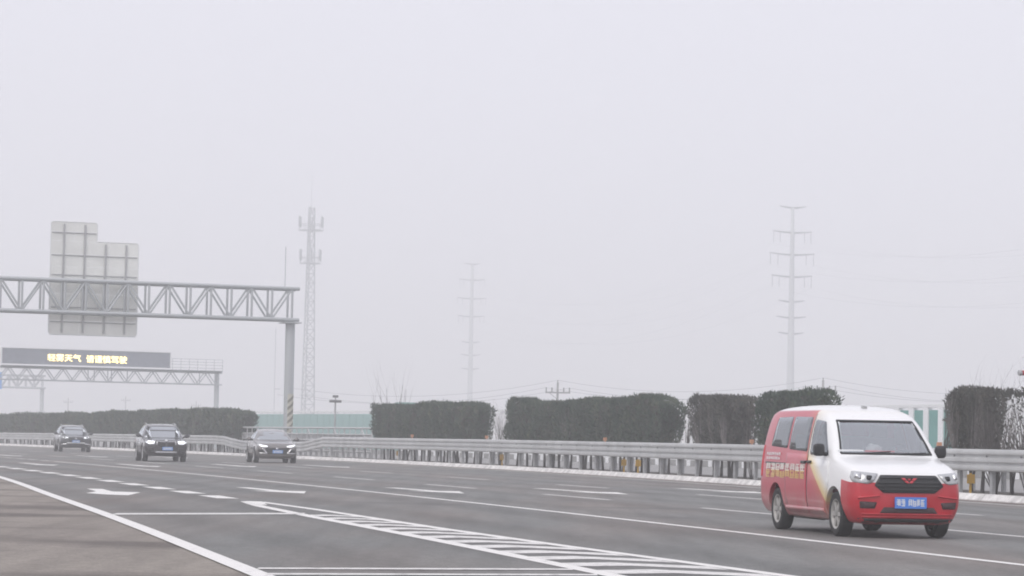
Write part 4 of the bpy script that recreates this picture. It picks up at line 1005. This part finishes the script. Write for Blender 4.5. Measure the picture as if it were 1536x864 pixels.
    for sg in (-1, 1):
        bm = bmesh.new(); bmesh.ops.create_icosphere(bm, subdivisions=4, radius=1)
        for v in bm.verts: v.co = Vector([math.copysign(abs(q)**.55, q)*r for q, r in zip(v.co, (.055, .08, .085))])+Vector((-1.20, sg*.905, 1.15))
        mi = link('mirror', bm_mesh(bm, 'mirror', 0, True), root, M_black); rod('mirror_arm', (-1.18, sg*.79, 1.09), (-1.20, sg*.90, 1.11), .028, M_black, mi, 6)
        box('mirror_glass', (-1.255, sg*.905, 1.15), (.006, .11, .12), M_chrome, mi)
        dr = patch('front_door', [(-1.02, 1.0), (-.99, .72), (-1.18, .40), (-1.22, .27), (-1.98, .27), (-1.98, 1.05)], bv, 'y', sg, M_livery, root, 0.006, 0.012, .04, .1)
        sd_ = patch('sliding_door', [(-2.01, 1.085), (-2.01, .27), (-3.00, .27), (-3.02, .55), (-3.02, 1.10)], bv, 'y', sg, M_livery, root, 0.006, 0.012, .04, .1)
        patch('door_gap', [(-1.988, .29), (-2.004, .29), (-2.012, 1.64), (-1.998, 1.64)], bv, 'y', sg, M_recess, root, .004, .01, 0, .08)
        patch('handle', [(-1.80, .965), (-1.97, .965), (-1.97, 1.00), (-1.80, 1.00)], bv, 'y', sg, M_black, dr, 0.03, 0.03, .01, .06)
        patch('handle', [(-2.04, .955), (-2.24, .955), (-2.24, .995), (-2.04, .995)], bv, 'y', sg, M_black, sd_, 0.03, 0.03, .01, .06)
        patch('slide_track', [(-3.05, .93), (-4.05, .94), (-4.05, .965), (-3.05, .955)], bv, 'y', sg, M_black, root, 0.006, 0.012, .004, .08)
        patch('side_trim', [(-1.25, .30), (-3.05, .30), (-3.05, .36), (-1.25, .36)], bv, 'y', sg, M_livery, root, 0.014, 0.012, .01, .1)
        # gold and white lettering band and the small print above it
        up_ = glyphs(-3.98, -2.06, .85, .945, 8, 12); lo_ = glyphs(-3.98, -2.06, .745, .85, 8, 13)
        link('lettering', rect_mesh(up_, bv, 'y', sg, .013), root, mat('letter_white', (.82, .76, .70), .5)); link('lettering', rect_mesh(lo_, bv, 'y', sg, .013), root, mat('letter_gold', (.72, .47, .17), .5))
        link('small_lettering', rect_mesh(glyphs(-4.0, -3.3, 1.06, 1.10, 7, 21)+glyphs(-4.0, -3.3, 1.0, 1.035, 7, 22), bv, 'y', sg, .013), root, M_white)
        patch('tail_lamp', [(-4.20, .75), (-4.33, .75), (-4.31, 1.2), (-4.20, 1.2)], bv, 'y', sg, M_redpap, root, 0.006, .012, .02, .08)
    patch('rear_window', [(-.52, 1.14), (.52, 1.14), (.46, 1.50), (-.46, 1.50)], bv, 'x', -1, M_side, root, .006, .01, .04, .1)
    patch('roof_antenna_base', [(-1.98, -.02), (-1.90, -.02), (-1.90, .05), (-1.98, .05)], bv, 'z', 1, M_post, root, .03, .02, .01, .05)
    for x in (XF, XR):
        for y in (-.70, .70): wheel(root, x, y, WR, .19, M_rimd, 6)
    # interior
    bm = bmesh.new(); add_box(bm, (-1.20, 0, .96), (.48, 1.42, .26)); link('dashboard', bm_mesh(bm, 'dash', .04), root, M_dash)
    for y in (-.36, .36): link('seat', seat_mesh(-1.95, y), root, M_darkseat)
    bm = bmesh.new(); add_box(bm, (-3.0, 0, .75), (.5, 1.25, .16)); add_box(bm, (-3.25, 0, 1.08), (.14, 1.25, .55)); link('bench_seat', bm_mesh(bm, 'bench', .03), root, M_darkseat)
    sw = tubes([[(Vector((-1.50+.10*math.sin(a), .36+.18*math.cos(a), 1.06+.16*math.sin(a))), .014) for a in np.linspace(0, 2*math.pi, 17)]], 6); link('steering_wheel', sw, root, M_black)
    box('underbody', (-2.1, 0, .27), (2.2, 1.2, .16), M_black, root, 0, .03); rod('exhaust', (-2.6, -.35, .2), (-4.2, -.35, .2), .04, M_dkbolt, root, 8)
    rod('axle', (XF, -.6, .3), (XF, .6, .3), .05, M_dkbolt, root, 8); rod('axle', (XR, -.6, .3), (XR, .6, .3), .06, M_dkbolt, root, 8)
    mw = Matrix.Translation(root.location) @ Matrix.Rotation(h-math.pi/2, 4, 'Z')
    # loose things on the dashboard
    bm = bmesh.new(); bmesh.ops.create_icosphere(bm, subdivisions=3, radius=.12)
    for v in bm.verts: v.co.x *= .7; v.co.z *= .9 if v.co.z > 0 else .45; v.co += v.co.normalized()*rng.normal(0, .011)
    o = link('white_cloth', bm_mesh(bm, 'cloth', 0, True), None, M_white); tag(o, 'crumpled white cloth on the dashboard behind the van windscreen', 'cloth'); o.matrix_world = mw @ Matrix.Translation((-1.10, -.12, 1.135))
    o = box('red_folder', (0, 0, 0), (.12, .42, .06), M_redpap, None, 0, .006); tag(o, 'red folder lying on the dashboard behind the van windscreen', 'folder'); o.matrix_world = mw @ Matrix.Translation((-1.01, -.08, 1.121)) 
    o = box('white_papers', (0, 0, 0), (.14, .36, .07), M_white, None, 0, .006); tag(o, 'white papers on the passenger end of the van dashboard', 'papers'); o.matrix_world = mw @ Matrix.Translation((-1.02, -.49, 1.126))
build_van()

SUV = [(0, .42, .5, .6, .62, .76, .62, .83, .55, .86), (-.05, .34, .70, .6, .80, .80, .78, .89, .68, .925), (-.2, .27, .8, .6, .90, .87, .87, .95, .77, .98), (-.6, .24, .84, .6, .94, .92, .90, .985, .8, 1.01),
       (-1.30, .24, .84, .6, .945, .97, .91, 1.03, .8, 1.06), (-1.70, .24, .84, .6, .945, 1.00, .91, 1.33, .74, 1.40), (-2.15, .24, .84, .6, .945, 1.02, .91, 1.54, .69, 1.625), (-2.9, .24, .84, .6, .945, 1.03, .91, 1.58, .68, 1.68),
       (-3.8, .26, .83, .6, .94, 1.05, .90, 1.52, .65, 1.63), (-4.35, .30, .80, .6, .91, 1.05, .86, 1.30, .63, 1.40), (-4.6, .40, .72, .65, .82, 1.0, .77, 1.10, .6, 1.16), (-4.7, .48, .6, .68, .7, .95, .66, 1.0, .5, 1.03)]
SEDAN = [(0, .34, .5, .5, .6, .62, .6, .68, .5, .70), (-.05, .28, .68, .5, .76, .68, .74, .755, .62, .785), (-.22, .21, .78, .5, .87, .76, .84, .83, .72, .865), (-.7, .18, .8, .5, .905, .82, .86, .88, .76, .91), (-1.30, .18, .8, .5, .91, .87, .87, .92, .77, .955),
         (-1.8, .18, .8, .5, .91, .92, .87, 1.2, .67, 1.26), (-2.25, .18, .8, .5, .91, .93, .87, 1.34, .60, 1.42), (-2.8, .18, .8, .5, .91, .94, .87, 1.38, .59, 1.47), (-3.5, .18, .8, .5, .91, .95, .87, 1.32, .58, 1.40), (-4.1, .2, .78, .5, .89, .96, .84, 1.03, .66, 1.08),
         (-4.6, .3, .72, .55, .82, .9, .76, .95, .6, 1.0), (-4.72, .4, .6, .6, .7, .85, .65, .88, .5, .92)]
def build_car(name, keys, s, t, paint, label, cat, kind, h, zs=1.0):
    p = P(s, t); root = tag(empty(name, p, h-math.pi/2), label, cat)
    if zs != 1.0: keys = [(k[0],)+tuple(v*zs if i % 2 == 0 else v for i, v in enumerate(k[1:]))+() for k in keys]
    full = loft(keys, 60); bv = bvh_of(full); suv = kind != 'sedan'
    R = .365 if suv else .325; xf = -.88 if suv else -.92; xr = xf-(2.80 if suv else 2.70)
    cut = [cyl(x, y, R, R+.07, .56) for x in (xf, xr) for y in (-.88, .88)]
    body = boolean(full.copy(), cut); body.materials.clear(); bo = link('body', body, root, paint); bo.modifiers.new('edge', 'EDGE_SPLIT').split_angle = math.radians(34)
    z = lambda v: v*zs
    if suv:
        ws = [(-.80, z(1.06)), (.80, z(1.06)), (.66, z(1.635)), (-.66, z(1.635))]
        sw = [[(-1.55, 1.06), (-2.62, 1.08), (-2.62, 1.56), (-2.22, 1.53)], [(-2.70, 1.08), (-3.55, 1.10), (-3.50, 1.52), (-2.70, 1.56)], [(-3.63, 1.11), (-4.15, 1.18), (-3.9, 1.43), (-3.6, 1.50)]]
    else:
        ws = [(-.74, z(.985)), (.74, z(.985)), (.57, z(1.40)), (-.57, z(1.40))]
        sw = [[(-1.68, 1.0), (-2.55, 1.0), (-2.55, 1.36), (-2.25, 1.33)], [(-2.63, 1.0), (-3.45, 1.02), (-3.25, 1.30), (-2.63, 1.36)]]
    patch('windscreen', ws, bv, 'x', 1, M_farglass, root, .006, .02, .05, .1)
    for sg in (-1, 1):
        for q in sw: patch('side_window', [(a, z(b)) for a, b in q], bv, 'y', sg, M_farglass, root, .006, .02, .05, .12)
    F = dict(bvh=bv, axis='x', sgn=1, parent=root)
    if kind == 'suv':
        for sg in (-1, 1):
            a = patch('headlamp', [(sg*.46, .865), (sg*.82, .885), (sg*.86, .81), (sg*.72, .73), (sg*.50, .74)], m=M_lampon, off=.01, skirt=.02, rd_=.02, pitch=.06, **F)
            k = patch('grille', [(sg*.03, .84), (sg*.37, .855), (sg*.39, .69), (sg*.31, .625), (sg*.04, .635)], m=M_mesh, off=.014, skirt=.02, rd_=.04, pitch=.06, **F)
            patch('grille_frame', [(sg*.02, .848), (sg*.39, .863), (sg*.39, .835), (sg*.02, .82)], bv, 'x', 1, M_chrome, k, .03, .02, .004, .06)
            patch('grille_frame', [(sg*.365, .85), (sg*.40, .84), (sg*.41, .69), (sg*.38, .69)], bv, 'x', 1, M_chrome, k, .03, .02, .004, .06)
            patch('air_inlet', [(sg*.50, .58), (sg*.80, .62), (sg*.78, .44), (sg*.55, .42)], m=M_mesh, off=.008, skirt=.02, rd_=.03, pitch=.08, **F)
        patch('skid_plate', [(-.45, .425), (.45, .425), (.42, .36), (-.42, .36)], m=M_chrome, off=.02, skirt=.02, rd_=.02, pitch=.08, **F)
        patch('badge', [(-.06, .93), (.06, .93), (.05, .865), (-.05, .865)], m=M_white, off=.02, skirt=.02, rd_=.03, pitch=.04, **F); py, pz = .05, .55
    elif kind == 'crossover':
        for sg in (-1, 1):
            patch('headlamp', [(sg*.44, .85), (sg*.88, .94), (sg*.88, .87), (sg*.66, .79), (sg*.46, .785)], m=M_lampon, off=.012, skirt=.02, rd_=.02, pitch=.06, **F)
            patch('bumper_trim', [(sg*.50, .50), (sg*.84, .46), (sg*.84, .40), (sg*.52, .42)], m=M_chrome, off=.02, skirt=.02, rd_=.01, pitch=.07, **F)
        patch('grille', [(-.42, .83), (.42, .83), (.40, .64), (-.40, .64)], m=M_mesh, off=.012, skirt=.02, rd_=.04, pitch=.07, **F)
        patch('bumper_trim', [(-.50, .55), (.50, .55), (.56, .49), (-.56, .49)], m=M_ltrim, off=.022, skirt=.02, rd_=.01, pitch=.07, **F)
        patch('badge', [(-.05, .81), (.05, .81), (.05, .72), (-.05, .72)], m=M_chrome, off=.03, skirt=.02, rd_=.03, pitch=.04, **F); py, pz = 0, .61
    else:
        for sg in (-1, 1):
            patch('headlamp', [(sg*.40, .735), (sg*.78, .80), (sg*.82, .76), (sg*.62, .68), (sg*.42, .685)], m=M_lampon, off=.012, skirt=.02, rd_=.015, pitch=.06, **F)
            patch('chrome_blade', [(sg*.60, .62), (sg*.66, .62), (sg*.46, .40), (sg*.42, .43)], m=M_chrome, off=.025, skirt=.02, rd_=.006, pitch=.05, **F)
            patch('chrome_blade', [(sg*.44, .43), (sg*.78, .44), (sg*.78, .40), (sg*.46, .395)], m=M_chrome, off=.025, skirt=.02, rd_=.006, pitch=.05, **F)
            patch('air_inlet', [(sg*.62, .58), (sg*.80, .58), (sg*.78, .46), (sg*.54, .46)], m=M_mesh, off=.008, skirt=.02, rd_=.02, pitch=.06, **F)
        patch('grille', [(-.52, .66), (.52, .66), (.40, .38), (-.40, .38)], m=M_mesh, off=.012, skirt=.02, rd_=.05, pitch=.07, **F)
        patch('badge', [(-.06, .655), (.06, .655), (.05, .585), (-.05, .585)], m=M_chrome, off=.028, skirt=.02, rd_=.03, pitch=.04, **F); py, pz = .02, .49
    hit = caster(bv, 'x', 1)(py, pz)[0]
    pl = box('number_plate', (hit.x+.035, py, pz), (.014, .44, .14), M_platef, root, 0, .004)
    vs = []; fs = []
    for a_, z0, b_, z1 in glyphs(-.18+py, .18+py, pz-.045, pz+.045, 7, 9):
        k = len(vs); xx = hit.x+.0435; vs += [(xx, a_, z0), (xx, b_, z0), (xx, b_, z1), (xx, a_, z1)]; fs.append((k, k+1, k+2, k+3))
    link('plate_characters', mesh('pc', vs, fs), pl, M_white)
    mz, mx = (z(1.15), -1.55) if suv else (z(1.02), -1.62)
    for sg in (-1, 1):
        bm = bmesh.new(); add_box(bm, (mx, sg*1.03, mz), (.14, .22, .16)); bmesh.ops.bevel(bm, geom=bm.edges[:], offset=.045, segments=2, affect='EDGES'); mi = link('mirror', bm_mesh(bm, 'mirror', 0, True), root, paint)
        rod('mirror_arm', (mx, sg*.86, mz-.06), (mx, sg*.97, mz-.03), .03, M_black, mi, 6)
        for a in (sw[0], sw[1]):
            x0 = max(q[0] for q in a); x1 = min(q[0] for q in a)
            dr = patch('door', [(max(x0, -1.55) if a is sw[0] else x0, z(.98)), (max(x0, -1.5) if a is sw[0] else x0, .34), (max(x1, xr+R+.05), .34), (max(x1, -3.5), z(.98))], bv, 'y', sg, paint, root, .006, .015, .04, .12)
            patch('handle', [(x1+.06, z(.88)), (x1+.26, z(.88)), (x1+.26, z(.91)), (x1+.06, z(.91))], bv, 'y', sg, M_chrome, dr, .03, .03, .008, .06)
        patch('tail_lamp', [(-4.35, z(.85)), (-4.6, z(.85)), (-4.55, z(.98)), (-4.35, z(.98))], bv, 'y', sg, M_redpap, root, .006, .02, .02, .08)
        if suv: link('roof_rail', tubes([[(Vector((-2.1-.2*i, sg*.60, z(float(np.interp(2.1+.2*i, (2.1, 2.9, 3.8), (1.60, 1.685, 1.64))))+.02)), .018) for i in range(9)]], 5), root, M_chrome)
        for x in (xf, xr): wheel(root, x, sg*.80, R, .22, M_rim, 5)
    box('underbody', (-2.3, 0, .30), (3.2, 1.3, .16), M_black, root, 0, .03)
    return root
build_car('suv', SUV, 117.0, 17.33, M_carblack, 'black car with twin-oval grille and lit headlights, middle of the three oncoming cars', 'car', 'suv', 0.225, 0.945)
build_car('sedan', SEDAN, 118.6, 22.48, M_carbrown, 'dark bronze sedan with a wide black grille, rightmost of the three oncoming cars', 'car', 'sedan', 0.20)
build_car('crossover', SUV, 163.0, 22.72, M_carblue, 'graphite crossover with slim lit headlights, leftmost and farthest of the oncoming cars', 'car', 'crossover', 0.25, 0.93)

# ------------------------------------------------------------------ mist
bm = bmesh.new(); add_box(bm, (0, 1100, 32), (5600, 2900, 66.0+0.5)); hz = link('haze', bm_mesh(bm, 'haze')); tag(hz, kind='stuff')
hm = bpy.data.materials.new('mist'); hm.use_nodes = True; n = hm.node_tree.nodes
n.remove(n['Principled BSDF']); pv = n.new('ShaderNodeVolumePrincipled'); pv.inputs['Color'].default_value = (0.990, 0.995, 1.0, 1)
pv.inputs['Density'].default_value = 0.0019; pv.inputs['Anisotropy'].default_value = 0.1
hm.node_tree.links.new(pv.outputs[0], n['Material Output'].inputs['Volume']); hz.data.materials.append(hm)
